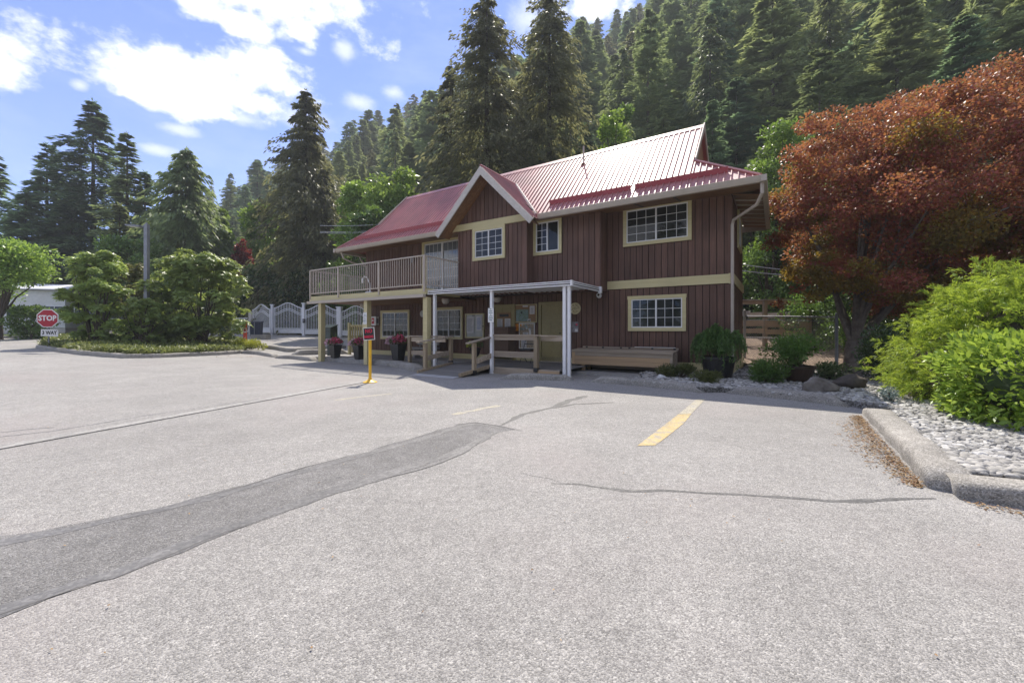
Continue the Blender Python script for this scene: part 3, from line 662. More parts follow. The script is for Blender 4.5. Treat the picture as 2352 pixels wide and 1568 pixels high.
# front gable roof
GR = MB(); 
def valleyF(D): return max(0.0, (GP-zr(D))/gs) if D > E_D else 1.95
for sgn in (1, -1):
    m = MB(); n = 16
    Ds = [GD, E_D]+[E_D+(13.17-E_D)*i/10 for i in range(1, 11)]
    for i in range(len(Ds)-1):
        d1, d2 = Ds[i], Ds[i+1]; w1 = valleyF(d1) if d1 > E_D else 1.96; w2 = valleyF(d2) if d2 > E_D else 1.96
        q = [h(GC, d1, GP), h(GC+sgn*w1, d1, GP-w1*gs), h(GC+sgn*w2, d2, GP-w2*gs), h(GC, d2, GP)]
        m.slab(q if sgn > 0 else q[::-1], Vector((sgn*.7, 0, .7))*-.012)
    gr = m.build('gable_roof', redroof, HS)
    for i in range(13):
        D = GD+.06+i*.158; w_ = valleyF(D) if D > E_D else 1.96
        if w_ < .1: continue
        MB().tube([h(GC, D, GP+.012), h(GC+sgn*w_, D, GP-w_*gs+.012)], .015, 4).build('gable_rib', redroof, gr)
    # barge board, sloping cedar soffit behind it
    L_ = 2.02
    m = MB(); q = [h(GC, GD-.045, GP-.02), h(GC, GD-.045, GP-.30), h(GC+sgn*(L_-.14), GD-.045, GP-.30-(L_-.14)*gs), h(GC+sgn*L_, GD-.045, GP-.02-L_*gs)]
    m.slab(q if sgn < 0 else q[::-1], (0, .045, 0)); m.build('barge_board', barge, HS)
    for j in range(5):
        d1, d2 = GD+.002+j*.122, GD+.116+j*.122
        q = [h(GC, d1, GP-.20), h(GC+sgn*1.9, d1, GP-.20-1.9*gs), h(GC+sgn*1.9, d2, GP-.20-1.9*gs), h(GC, d2, GP-.20)]
        MB().slab(q if sgn < 0 else q[::-1], (0, 0, -.02)).build('soffit_board', soffit, HS)
    vf = MB(); vf.tube([h(GC, 13.15, GP+.02), h(GC+sgn*1.84, E_D+.02, E_Z+.03)], .05, 5); vf.build('valley_flashing', barge if sgn > 0 else redflash, HS)
MB().tube([h(GC, GD-.02, GP+.015), h(GC, 13.2, GP+.015)], .035, 6).build('gable_ridge_cap', redroof, HS)
# gutters, fascia, soffits
def gutter(F1, F2):
    m = MB(); a, b = h(F1, 0, 0), h(F2, 0, 0)
    prof = [(11.42, 4.78), (11.33, 4.78), (11.30, 4.84), (11.275, 4.925), (11.30, 4.935), (11.42, 4.90)]
    for F in (F1, F2): m.v += [tuple(h(F, d, z)) for d, z in prof]
    k = len(prof)
    for i in range(k): j = (i+1) % k; m.f.append((i, j, j+k, i+k))
    m.f += [tuple(range(k-1, -1, -1)), tuple(range(k, 2*k))]
    m.build('gutter', taupe, HS)
gutter(EL, -10.22); gutter(-6.33, ER)
for sgn, E_ in ((1, ER), (-1, EL)):
    g = bx('gutter', HS, h(E_+sgn*.06, 14.05, 4.855), (.12, 5.55, .15), taupe)
def soffit_run(F1, F2, D1, D2, z1, z2, n):
    for i in range(n):
        a = D1+(D2-D1)*i/n+.003; b = D1+(D2-D1)*(i+1)/n-.003; za = z1+(z2-z1)*i/n; zb = z1+(z2-z1)*(i+1)/n
        MB().slab([h(F1, a, za), h(F2, a, za), h(F2, b, zb), h(F1, b, zb)], (0, 0, .02)).build('soffit_board', soffit, HS)
soffit_run(EL+.05, -9.75, 11.43, 12.59, 4.80, 4.96, 8); soffit_run(-6.8, ER-.02, 11.43, 11.96, 4.80, 4.88, 4); soffit_run(-4.5, ER-.02, 11.97, 12.59, 4.885, 4.96, 5)
for i in range(8):                                  # right overhang, boards across
    D1 = 12.62+i*.52; MB().slab([h(F0+.03, D1, 4.94), h(ER-.01, D1, 4.83), h(ER-.01, D1+.505, 4.83), h(F0+.03, D1+.505, 4.94)], (0, 0, .02)).build('soffit_board', soffit, HS)
for i in range(1, 8): bx('soffit_rib', HS, h((F0+ER)/2+.02, 12.6+i*.52, 4.87), (.68, .03, .03), taupe, rot=(0, math.atan2(.11, .7), 0))
for F in (-13.3, -11.2, -3.35, -2.3): bx('soffit_vent', HS, h(F, 11.95, 4.862), (.05, .9, .012), darkstripe, rot=(math.atan2(.16, 1.16), 0, 0))
hbox('rear_fascia', EL, ER, 16.75, 16.8, 4.75, 4.93, taupe)
# downpipes
m = MB(); m.tube([h(-.30, 11.42, 4.78), h(-.30, 11.44, 4.55), h(-.42, 11.7, 4.35), h(F0+.05, 12.44, 4.22), h(F0+.02, 12.5, 4.1), h(F0+.02, 12.5, .62), h(F0+.05, 12.44, .42)], .042, 8); m.build('downpipe', taupe, HS)
m = MB(); m.tube([h(-16.45, 11.42, 4.78), h(-16.40, 11.5, 4.5), h(-16.3, 11.9, 4.35), h(-16.05, 12.5, 4.25), h(-16.05, 12.52, 2.7)], .042, 8); m.build('downpipe', taupe, HS)
m = MB(); m.tube([h(-16.75, 12.6, 4.8), h(-16.6, 12.62, 4.55), h(-16.35, 12.75, 4.3), h(-16.3, 12.75, 2.0)], .042, 8); m.build('downpipe', taupe, HS)
# balcony
BL, BR, BFD = -16.15, -9.66, 9.77
BAL = MB().box(h((BL+BR)/2, (BFD+12.6)/2+.02, 2.60), (BR-BL-.04, 12.6-BFD-.06, .06)).build('balcony', creamd, HS)
bx('edge_beam', BAL, h((BL+BR)/2, BFD+.025, 2.555), (BR-BL, .05, .19), cream); bx('edge_beam', BAL, h(BR+.025, (BFD+11.5)/2, 2.555), (.05, 11.5-BFD-.01, .19), cream); bx('edge_beam', BAL, h(BL-.025, (BFD+12.5)/2, 2.555), (.05, 12.5-BFD, .19), cream)
bx('gutter', BAL, h((BL+BR)/2-.02, BFD-.045, 2.405), (BR-BL+.1, .13, .10), taupe)
for i in range(14):
    D = BFD+.1+i*.195; bx('ceiling_board', BAL, h((BL+BR)/2, D+.09, 2.425), (BR-BL-.1, .188, .02), soffit)
for F in (-15.5, -12.66, -9.66):
    z0 = .02 if F > -10 else .02
    bx('balcony_post', BAL, h(F, BFD+.10, (2.36+z0)/2), (.19, .19, 2.36-z0), cream)
RAIL = MB().box(h((BL+BR)/2, BFD+.02, 3.725), (BR-BL, .055, .04)).build('balcony_railing', taupe, HS)
bx('bottom_rail', RAIL, h((BL+BR)/2, BFD+.02, 2.775), (BR-BL, .035, .035), taupe)
for F in (BL+.02, -14.25, -11.9, BR-.02): bx('railing_post', RAIL, h(F, BFD-.005, 3.13), (.06, .05, 1.18), taupe)
n = 58
for i in range(1, n):
    F = BL+(BR-BL)*i/n; bx('baluster', RAIL, h(F, BFD+.02, 3.25), (.018, .018, .92), taupe)
for F, D1, D2, gl_ in ((BR-.02, BFD+.02, 11.5, True), (BL+.02, BFD+.02, 12.55, False)):
    bx('top_rail', RAIL, h(F, (D1+D2)/2, 3.722), (.05, D2-D1, .04), taupe); bx('bottom_rail', RAIL, h(F, (D1+D2)/2, 2.775), (.035, D2-D1, .03), taupe)
    k = int((D2-D1)/.11)
    for i in range(1, k): bx('baluster', RAIL, h(F, D1+(D2-D1)*i/k, 3.25), (.018, .018, .92), taupe)
bx('corner_board', RAIL, h(BR-.16, BFD+.14, 3.2), (.10, .09, 1.05), cream)
# white aluminium porch canopy
CF1, CF2, CD1, CD2, CZ = -9.62, -4.52, 9.90, 11.98, 2.50
CAN = MB().box(h((CF1+CF2)/2, (CD1+CD2)/2+.04, CZ+.05), (CF2-CF1-.06, CD2-CD1-.1, .012)).build('canopy', whitem, HS)
for i in range(26):
    F = CF1+.1+i*.195; bx('canopy_pan', CAN, h(F, (CD1+CD2)/2+.05, CZ+.036), (.05, CD2-CD1-.14, .016), whitem)
for k, (z_, hh, mt, pr) in enumerate(((.072, .024, whitem, .012), (.048, .028, darkstripe, 0), (.024, .022, whitem, .012), (-.006, .036, darkstripe, 0), (-.036, .026, whitem, .012))):
    bx('fascia_strip', CAN, h((CF1+CF2)/2, CD1-pr/2, CZ+z_), (CF2-CF1, .06+pr, hh), mt)
    bx('fascia_strip', CAN, h(CF2-.03+pr/2, (CD1+CD2)/2+.03, CZ+z_), (.06+pr, CD2-CD1-.07, hh), mt)
for F in (CF1, CF2): bx('fascia_corner', CAN, h(F+(.0 if F < -9 else .012), CD1-.008, CZ+.02), (.045, .09, .15), whitem)
bx('gutter_outlet', CAN, h(CF2+.01, CD2-.03, CZ+.0), (.09, .1, .2), whitem)
for F, wd in ((-9.42, .085), (-7.13, .085), (-4.62, .075), (-4.75, .085)):
    z0 = .0; bx('canopy_post', CAN, h(F, CD1+.08, (CZ-.05+z0)/2), (wd, wd, CZ-.05-z0), whitem)
    bx('post_foot', CAN, h(F, CD1+.08, .01), (wd+.03, wd+.03, .02), whitem)
# ------------------------------------------------------------------ things on and around the building
def hw(F, D, z): return FD(F, D, z)
def hthing(name, label, cat, F, D, z, group=None, rot=0): return thing(name, label, cat, FD(F, D, z), -TH+rot, group)
def text(body, name, parent, loc, size, mat, rot=(R(90), 0, 0), bold=0, ax='CENTER', sx=1):
    c = bpy.data.curves.new(name, 'FONT'); c.body = body; c.size = size; c.align_x = ax; c.align_y = 'CENTER'; c.extrude = .001; c.offset = bold; c.resolution_u = 2
    c.materials.append(mat); t_ = bpy.data.objects.new('t', c); COL.objects.link(t_); bpy.context.view_layer.update(); me = bpy.data.meshes.new_from_object(t_.evaluated_get(bpy.context.evaluated_depsgraph_get())); bpy.data.objects.remove(t_); me.materials.clear(); me.materials.append(mat); o = bpy.data.objects.new(name, me); COL.objects.link(o); o.parent = parent; o.location = loc; o.rotation_euler = rot; o.scale = (sx, 1, 1); return o
def board(name, label, cat, F1, F2, z1, z2, face, frame_, fw=.03, grp=None, D=12.572, dp=.03):
    o = hthing(name, label, cat, (F1+F2)/2, D, z1, grp); W, H_ = F2-F1, z2-z1
    m = MB(); m.box((0, -dp/2, fw/2), (W, dp, fw)); m.box((0, -dp/2, H_-fw/2), (W, dp, fw)); m.box((-W/2+fw/2, -dp/2, H_/2), (fw, dp, H_-2*fw)); m.box((W/2-fw/2, -dp/2, H_/2), (fw, dp, H_-2*fw)); m.build('frame', frame_, o)
    bx('face', o, (0, -dp*.3, H_/2), (W-2*fw, dp*.5, H_-2*fw), face); return o, W, H_
def sheetp(o, x, z, w_, h_, mat, y=-.022, name='paper', rot=0): return bx(name, o, (x, y, z), (w_, .004, h_), mat, (0, rot, 0))
def lines(o, x, z, w_, h_, n, mat=greyprint, y=-.0255):
    m = MB()
    for i in range(n):
        ww = w_*random.uniform(.6, .95); m.box((x-(w_-ww)*.25, y, z+h_/2-h_*(i+.5)/n), (ww, .002, h_/n*.38))
    m.build('print', mat, o)
# glazed notice case
o, W, H_ = board('notice_case', 'cream framed notice case with pale sheets behind glass, left of the left porch door', 'notice board', -10.2, -9.3, .98, 1.92, notice_glass, cream, .05, dp=.09)
sheetp(o, -.2, .5, .36, .62, paper, y=-.075); sheetp(o, .22, .55, .26, .55, paper, y=-.075); lines(o, -.2, .5, .3, .5, 12, y=-.079); lines(o, .22, .55, .2, .45, 10, bluep, y=-.079)
bx('lock', o, (.43, -.1, .45), (.03, .02, .05), blackmetal); bx('title_plate', o, (-.05, -.08, .86), (.12, .01, .03), signblk)
# framed cork board on the left door
o, W, H_ = board('door_notice_board', 'tall framed brown board with white notices hung on the left porch door', 'notice board', -8.76, -8.07, .90, 1.98, cork, cream, .045, D=12.555, dp=.035)
cork2 = M('dark_cork', (.13, .085, .06), (.10, .06, .045), rough=.85, scale=40); o.children[1].data = None or bpy.data.meshes.new('face'); 
mb_ = MB().box((0, 0, 0), (1, 1, 1)); o.children[1].data = mb_.mesh('face', cork2)
sheetp(o, -.17, .62, .23, .36, paper, y=-.03); sheetp(o, .17, .62, .25, .37, paper, y=-.03); sheetp(o, -.02, .28, .25, .16, paper, y=-.03); sheetp(o, .01, .07, .38, .05, paper, y=-.03); sheetp(o, .01, .92, .4, .10, signblk, y=-.029, name='title_strip')
lines(o, -.17, .62, .19, .3, 9, y=-.0335); lines(o, .17, .62, .2, .3, 10, y=-.0335); lines(o, -.02, .28, .2, .12, 4, y=-.0335)
# big pin board with a map
o, W, H_ = board('pin_board', 'wide cork board with a green site map and a white letter between the two doors', 'notice board', -7.98, -7.04, 1.55, 2.20, cork, cream, .03)
sheetp(o, -.13, .26, .52, .42, greenmap, name='site_map'); sheetp(o, .28, .44, .2, .29, paper); sheetp(o, .0, .58, .22, .05, paper); lines(o, .28, .42, .15, .2, 7)
m = MB(); m.box((.16, -.026, .07), (.08, .002, .035)); m.box((.135, -.026, .045), (.015, .002, .04)); m.box((.185, -.026, .045), (.015, .002, .04)); m.box((.2, -.026, .1), (.03, .002, .03)); m.build('dog_pictogram', signblk, o)
sheetp(o, .16, .07, .13, .12, paper, y=-.0235); m = MB(); m.lathe([(.035, -.002), (.035, .002)], (0, 0, 0), 14); m.build('map_spot', signblk, o, (-.16, -.026, .36), (R(90), 0, 0))
# lower collage board
o, W, H_ = board('photo_board', 'white framed board of small pictures and notices, below the site map board', 'notice board', -7.77, -7.13, .63, 1.535, photos, signw, .025)
sheetp(o, -.12, .16, .22, .32, paper); sheetp(o, -.05, .52, .22, .12, paper); sheetp(o, .13, .58, .08, .28, paper); lines(o, -.12, .16, .17, .26, 8)
for i in range(12): sheetp(o, random.uniform(-.24, .2), random.uniform(.66, .86), .07, .07, random.choice((photos, greenmap, cork, orangep, paper)), y=-.0235, name='picture', rot=random.uniform(-.2, .2))
lines(o, -.05, .52, .18, .09, 3)
o = hthing('orange_poster', 'small orange poster left of the picture board', 'poster', -7.885, 12.572, 1.26); bx('sheet', o, (0, -.006, .14), (.17, .006, .29), orangep); bx('header', o, (0, -.011, .265), (.17, .003, .04), signblk); m = MB(); m.box((0, -.0105, .12), (.1, .002, .05)); m.box((-.02, -.0105, .05), (.07, .002, .03)); m.box((.0, -.0105, .19), (.06, .002, .04)); m.build('print', M('amber_print', (.45, .10, .01)), o)
# round plaque
o = hthing('round_plaque', 'round cream plaque with carved lettering on the wall right of the canopy post', 'plaque', -5.60, 12.575, 2.0)
m = MB(); m.lathe([(.195, 0), (.195, .025), (.18, .035), (.165, .028), (.0, .028)], k=36); m.build('disc', M('plaque_cream', (.62, .55, .34), (.52, .45, .25), rough=.6, scale=30), o, rot=(R(90), 0, 0))
m = MB()
for rr, nn, l_ in ((.135, 18, .022), (.10, 12, .02)):
    for i in range(nn):
        if i % 6 == 5: continue
        a = 2*math.pi*i/nn; m.box((rr*math.cos(a), -.032, rr*math.sin(a)), (l_, .004, .024), (0, -a+R(90), 0))
m.box((0, -.032, .0), (.16, .004, .016)); m.box((0, -.032, .035), (.1, .004, .012)); m.box((0, -.032, -.035), (.1, .004, .012)); m.build('carved_marks', M('plaque_mark', (.16, .13, .06)), o)
o = hthing('wall_poster', 'small dark picture poster on the wall above the left end of the bench box', 'poster', -5.60, 12.572, 1.22); bx('sheet', o, (0, -.005, .17), (.22, .006, .34), M('dark_picture', (.10, .09, .10), (.28, .25, .26), rough=.4, scale=12)); bx('corner_print', o, (.04, -.0095, .06), (.1, .002, .09), paper); bx('red_block', o, (.05, -.0095, .25), (.06, .002, .06), redprint)
# dome camera and lamps
o = hthing('security_camera', 'white round security camera under the right end of the canopy', 'camera', -4.72, 12.45, 2.36)
m = MB(); m.lathe([(.075, 0), (.08, .05), (.07, .10)], k=18); m.build('housing', whitem, o, (0, 0, .0), (R(70), 0, 0)); m = MB(); m.lathe([(.0, .0), (.03, .005), (.04, .02), (.04, .04)], k=14); m.build('lens', blackmetal, o, (0, -.112, .04), (R(-110), 0, 0)); bx('bracket', o, (0, .07, .04), (.05, .12, .05), whitem)
def lamp(F, D, z, label):
    o = hthing('porch_lamp', label, 'lamp', F, D, z, 'ceiling lamps of the porch')
    m = MB(); m.lathe([(.15, .0), (.15, .04), (.12, .05)], k=20); m.build('lamp_base', taupe, o, (0, 0, 0)); m = MB(); m.lathe([(.03, -.13), (.09, -.12), (.13, -.06), (.14, 0)], k=20); m.build('shade', M('frosted_glass', (.55, .5, .44), rough=.3), o)
lamp(-8.55, 12.3, 2.42, 'round ceiling lamp under the white canopy'); lamp(-10.05, 11.2, 2.36, 'round ceiling lamp under the balcony beside the corner post'); lamp(-14.9, 11.4, 2.36, 'round ceiling lamp under the far end of the balcony')
o = hthing('wall_disc', 'white round disc on the wall between the two lower windows', 'wall clock', -12.55, 12.573, 1.97); m = MB(); m.lathe([(.14, 0), (.14, .03), (.12, .045), (0, .045)], k=24); m.build('clock_face', M('disc_white', (.55, .55, .53), rough=.4), o, rot=(R(90), 0, 0)); m = MB(); m.box((0, -.048, .03), (.008, .003, .07)); m.box((.03, -.048, 0), (.06, .003, .008)); m.build('hand', greyprint, o)
o = hthing('wall_lantern', 'dark lantern on the balcony wall left of the sliding door', 'lantern', -13.1, 12.50, 4.15)
m = MB(); m.lathe([(.02, .32), (.07, .24), (.075, .2)], k=8); m.box((0, .04, .2), (.05, .07, .18)); m.build('bracket', blackmetal, o); m = MB(); m.lathe([(.04, .0), (.065, .2)], k=8); m.build('glass_shade', greyprint, o)
# defibrillator box
o = hthing('defibrillator_box', 'white wall box with a red defibrillator behind its window, under the balcony', 'first aid box', -15.5, 12.57, 1.50)
bx('case', o, (0, -.10, .2), (.40, .20, .40), whitep); bx('red_window', o, (.02, -.205, .2), (.17, .012, .27), redsign); bx('handle', o, (-.14, -.206, .2), (.03, .014, .09), blackmetal); bx('side_plate', o, (.203, -.1, .2), (.006, .12, .22), greyprint)
bx('heart_print', o, (.02, -.212, .22), (.07, .004, .07), signw)
# post signs: unreadable small print
def postsign(F, D, z, w_, h_, label):
    o = hthing('post_sign', label, 'sign', F, D, z); bx('plate', o, (0, -.004, h_/2), (w_, .006, h_), signw); m = MB()
    for i, q in enumerate((.3, .6, .75, .3, .7, .85, .6)): m.box((0, -.008, h_*(.93-.13*i)), (w_*q*.9, .002, h_*.055))
    m.build('print', M('sign_print', (.12, .2, .22)), o); return o
postsign(-12.66, 9.765, 1.50, .20, .43, 'white notice with small print on the middle balcony post'); postsign(-7.13, CD1+.03, 1.52, .20, .42, 'white notice with small print on the middle canopy post')
# porch deck, ramp and railings
RP = hthing('porch_ramp', 'weathered timber ramp and porch deck with handrails leading to the doors', 'ramp', -8.0, 10.1, 0)
def q(F, D, z): return Vector((F+8.0, D-10.1, z))
def plank(name, F1, F2, D1, D2, z1, z2, mat, pr=None): return bx(name, pr or RP, q((F1+F2)/2, (D1+D2)/2, (z1+z2)/2), (F2-F1, D2-D1, z2-z1), mat)
for i in range(17): plank('deck_plank', -8.95, -4.95, 10.12+i*.143, 10.12+i*.143+.134, .165, .20, ramptread)
for i in range(13):
    d0 = 8.62+i*.115; z = .02+.145*(i+.5)/13; bx('ramp_plank', RP, q(-8.03, d0+.055, z+.012), (1.5, .106, .03), ramptread, (math.atan2(.145, 1.5), 0, 0))
bx('ramp_plate', RP, q(-8.03, 8.50, .012), (1.56, .26, .012), M('ramp_plate_steel', (.42, .42, .44), rough=.5), (R(3), 0, 0))
for F in (-8.82, -7.24): bx('kerb_rail', RP, q(F, 9.38, .14), (.09, 1.5, .09), oldwoodz, (math.atan2(.145, 1.5), 0, 0))
plank('fascia_board', -7.2, -4.95, 10.06, 10.10, .085, .19, oldwood); plank('fascia_board', -7.25, -5.62, 10.0, 10.05, -.02, .085, oldwood); plank('fascia_board', -5.60, -4.95, 10.02, 10.06, -.02, .15, goldwood)
def rpost(F, D, z0, z1, s=.10): m_ = bx('post', RP, q(F, D, (z0+z1)/2), (s, s, z1-z0), oldwoodz); bx('post_boot', RP, q(F, D, z0+.06), (s+.012, s+.012, .12), blackm); return m_
def bar(name, A, B, wd, th, mat):
    A, B = q(*A), q(*B); d = B-A; L_ = d.length; o = bx(name, RP, (A+B)/2, (wd, L_, th), mat)
    o.rotation_euler = (math.asin(d.z/L_), 0, math.atan2(-d.x, d.y)); return o
rpost(-8.88, 9.0, .02, .90); rpost(-8.88, 10.15, .18, 1.02); bar('handrail', (-8.88, 8.68, .93), (-8.88, 10.22, 1.08), .15, .038, oldwood); bar('rail', (-8.94, 9.0, .42), (-8.94, 10.18, .56), .04, .14, oldwood)
rpost(-7.20, 9.22, .03, .92); rpost(-7.20, 10.10, .0, 1.08); bar('handrail', (-7.20, 8.92, .92), (-7.20, 10.16, 1.10), .15, .038, oldwood); bar('rail', (-7.14, 9.24, .40), (-7.14, 10.1, .56), .04, .14, oldwood)
rpost(-5.66, 10.06, .12, 1.10, .115)
plank('handrail', -7.25, -5.55, 9.98, 10.14, 1.12, 1.16, oldwood); plank('rail', -7.15, -5.7, 10.02, 10.06, 1.0, 1.12, oldwood); plank('rail', -7.15, -5.7, 10.02, 10.06, .50, .67, oldwood)
bar('handrail', (-5.55, 10.05, 1.13), (-4.85, 10.35, 1.12), .12, .04, oldwood); plank('rail', -5.6, -4.86, 10.2, 10.24, .98, 1.1, oldwood)
rpost(-10.55, 9.95, .05, 1.05, .10); plank('handrail', -10.65, -8.9, 9.9, 10.04, 1.06, 1.10, oldwood); plank('rail', -10.6, -8.95, 9.96, 10.0, .45, .60, oldwood); plank('rail', -10.6, -8.95, 9.96, 10.0, .9, 1.04, oldwood)
# wooden bench box
o = hthing('bench_box', 'long weathered cedar box bench with a flat lid and black hinges under the lower window', 'bench box', -3.85, 12.08, .05)
for k, (z1, z2, mt) in enumerate(((.20, .33, goldwood), (.333, .46, goldwood), (.463, .59, oldwood))): bx('front_board', o, (0, -.33, (z1+z2)/2), (2.86, .03, z2-z1-.003), mt)
for s in (-1, 1): bx('end_board', o, (s*1.45, -.02, .40), (.04, .64, .40), goldwood if s < 0 else oldwood)
bx('corner_batten', o, (-1.44, -.345, .40), (.09, .03, .40), goldwood); bx('corner_batten', o, (1.44, -.345, .40), (.07, .03, .40), oldwood)
bx('bottom_board', o, (0, -.02, .21), (2.84, .58, .03), oldwood)
for k in range(3): bx('lid_board', o, (0, -.25+k*.2, .625+k*.012), (3.0, .194, .03), oldwood)
bx('lid_lip', o, (0, -.365, .60), (2.98, .03, .06), oldwood); bx('back_batten', o, (.05, .30, .70), (2.9, .04, .05), oldwood)
for x in (-1.26, -.72, -.15, .11, .78, 1.40): bx('hinge', o, (x, .274, .70), (.065, .012, .036), blackmetal)
bx('pale_strip', o, (.85, .26, .735), (1.15, .06, .012), signw)
for x, mt in ((-1.15, goldwood), (1.07, oldwood)):
    for y in (-.25, .2): bx('leg', o, (x, y, .10), (.09, .09, .20), mt)
bx('back_slat', o, (0, .28, .10), (2.3, .03, .08), oldwood)
# cast stone bench
o = hthing('stone_bench', 'grey cast stone bench with a rounded back against the lower left wall', 'bench', -11.75, 11.85, .17)
bx('seat', o, (0, 0, .40), (1.25, .42, .09), stonem)
m = MB(); prof = [(-.58, 0), (.58, 0), (.58, .22)]+[(.58*math.cos(a), .22+.17*math.sin(a)) for a in np.linspace(.25, math.pi-.25, 10)]+[(-.58, .22)]
m.slab([(x, .20, .52+z) for x, z in prof], (0, .08, 0)); m.build('backrest', stonem, o)
for s in (-1, 1):
    m = MB(); m.slab([(s*.42-.05, -.17, 0), (s*.42-.05, .17, 0), (s*.42-.05, .12, .2), (s*.42-.05, .17, .355), (s*.42-.05, -.17, .355), (s*.42-.05, -.12, .2)], (.10, 0, 0)); m.build('leg', stonem, o)
bx('back_support', o, (0, .22, .47), (.5, .07, .10), stonem); m = MB(); V, Fc = ico(2, 3, .03, (.04, .04, .04)); m.v = V; m.f = Fc; m.build('ball_ornament', stonem, o, (-.12, -.1, .48))
# small black folding chair on the porch and dark urn
o = hthing('folding_chair', 'small black metal chair with a dark cushion below the picture board', 'chair', -7.0, 11.9, .20)
for s in (-1, 1):
    m = MB(); m.tube([(s*.2, -.22, 0), (s*.2, .0, .42), (s*.2, .2, .85)], .012, 6); m.tube([(s*.19, .22, 0), (s*.19, -.2, .45)], .012, 6); m.build('side_frame', blackmetal, o)
bx('seat', o, (0, 0, .44), (.40, .38, .05), blackm)
for z in (.62, .74, .84): bx('back_bar', o, (0, .1+(z-.62)*.4, z), (.4, .014, .03), blackmetal)
# urn planter
LEAF = {}
def leafs(P, Dv, Nn, Ln, Wd, name, mat, six=False):
    """many leaf blades as one mesh: base points, unit directions, normals, lengths, widths"""
    n = len(P); Ln = np.broadcast_to(np.asarray(Ln, float), (n,))[:, None]; Wd = np.broadcast_to(np.asarray(Wd, float), (n,))[:, None]
    S = np.cross(Dv, Nn); S /= np.linalg.norm(S, axis=1, keepdims=True)+1e-9
    Nn = np.cross(S, Dv)
    if six: pts_ = [P, P+Dv*Ln*.3+S*Wd*.42+Nn*Wd*.12, P+Dv*Ln*.68+S*Wd*.42+Nn*Wd*.10, P+Dv*Ln-Nn*Ln*.10, P+Dv*Ln*.68-S*Wd*.42+Nn*Wd*.10, P+Dv*Ln*.3-S*Wd*.42+Nn*Wd*.12]
    else: pts_ = [P, P+Dv*Ln*.45+S*Wd*.5, P+Dv*Ln, P+Dv*Ln*.45-S*Wd*.5]
    k = len(pts_); V = np.stack(pts_, 1).reshape(-1, 3)
    me = bpy.data.meshes.new(name); me.vertices.add(n*k); me.vertices.foreach_set('co', V.astype(np.float32).ravel())
    me.loops.add(n*k); me.loops.foreach_set('vertex_index', np.arange(n*k, dtype=np.int32))
    me.polygons.add(n); me.polygons.foreach_set('loop_start', np.arange(0, n*k, k, dtype=np.int32))
    me.update(calc_edges=True); me.materials.append(mat); return me
def unit(v): return v/(np.linalg.norm(v, axis=1, keepdims=True)+1e-9)
def rdir(n): return unit(rng.normal(size=(n, 3)))
leaf_g = leafmat('garden_leaf', [(.035, .065, .015), (.06, .11, .025), (.10, .16, .04)], (.20, .32, .05), tw=.35, rough=.4)
petal_p = leafmat('pink_petals', [(.50, .06, .14), (.62, .16, .26), (.55, .04, .09), (.60, .30, .36)], (.7, .1, .3), tw=.3, rough=.6)
petal_l = leafmat('pale_petals', [(.62, .36, .44), (.72, .60, .62), (.50, .20, .30)], (.7, .4, .5), tw=.3, rough=.6)
chart = leafmat('lime_leaf', [(.30, .36, .03), (.40, .42, .05)], (.5, .55, .05), tw=.35)
def mound(n, c, r, up=.4):
    d = rdir(n); d[:, 2] = np.abs(d[:, 2])*1.0-.15; d = unit(d); P = np.array(c)+d*np.array(r)*(rng.random((n, 1))**.35); return P, unit(d+rdir(n)*.8+np.array([0, 0, up])), rdir(n)
def flower_pot(F, D, z, s, label, pinkside):
    o = hthing('flower_pot', label, 'planter', F, D, z, 'tall black pots of pink flowers along the patio')
    m = MB(); m.lathe([(.22*s, 0), (.23*s, .02), (.34*s, .66*s), (.36*s, .66*s), (.36*s, .71*s), (.33*s, .71*s), (.32*s, .6*s)], k=4); m.build('pot', blackm, o)
    P, d, nn = mound(700, (0, 0, .78*s), (.40*s, .36*s, .26*s)); link('foliage', leafs(P, d, nn, rng.uniform(.05, .10, 700), .03, 'foliage', leaf_g), o)
    P, d, nn = mound(210, (pinkside*.13, -.06, .84*s), (.29*s, .28*s, .26*s), .1); link('pink_flowers', leafs(P, d, nn, rng.uniform(.05, .08, 210), .06, 'pink_flowers', petal_p), o)
    P, d, nn = mound(300, (-pinkside*.20, -.08, .76*s), (.30*s, .28*s, .28*s), .1); link('pale_flowers', leafs(P, d, nn, rng.uniform(.05, .08, 300), .06, 'pale_flowers', petal_l), o)
    n = 40; P = np.tile(np.array([[0, .05, .74*s]]), (n, 1))+rng.normal(size=(n, 3))*.06; d = unit(np.stack([rng.normal(size=n)*.22, rng.normal(size=n)*.22, np.ones(n)], 1)); link('spike_leaves', leafs(P, d, rdir(n), rng.uniform(.3, .55, n), .018, 'spike_leaves', leaf_g), o)
    return o
wp = lambda px, py, z: (lambda d: toFD((px-1176)/947*d, d))((CAMH-z)*947/(py-757))
F, D = wp(765, 822, .17); flower_pot(F, D+.1, .17, .74, 'black flower pot with pink blooms beside the balcony corner post', 1)
F, D = wp(820, 825, .17); flower_pot(F, D+.1, .17, .74, 'black flower pot with paler blooms left of the middle balcony post', 1)
F, D = wp(910, 829, .17); flower_pot(F, D+.1, .17, .86, 'black flower pot with tall dark spikes in front of the stone bench', 1)
o = hthing('urn_planter', 'dark footed urn with a lime green plant at the top of the ramp', 'planter', -8.35, 10.75, .20)
m = MB(); m.lathe([(.16, 0), (.15, .03), (.06, .10), (.05, .18), (.12, .26), (.17, .42), (.20, .5), (.18, .5), (.15, .42)], k=18); m.build('urn', blackm, o)
P, d, nn = mound(120, (-.14, -.05, .55), (.16, .14, .14)); link('lime_foliage', leafs(P, d, nn, .08, .05, 'lime_foliage', chart), o)
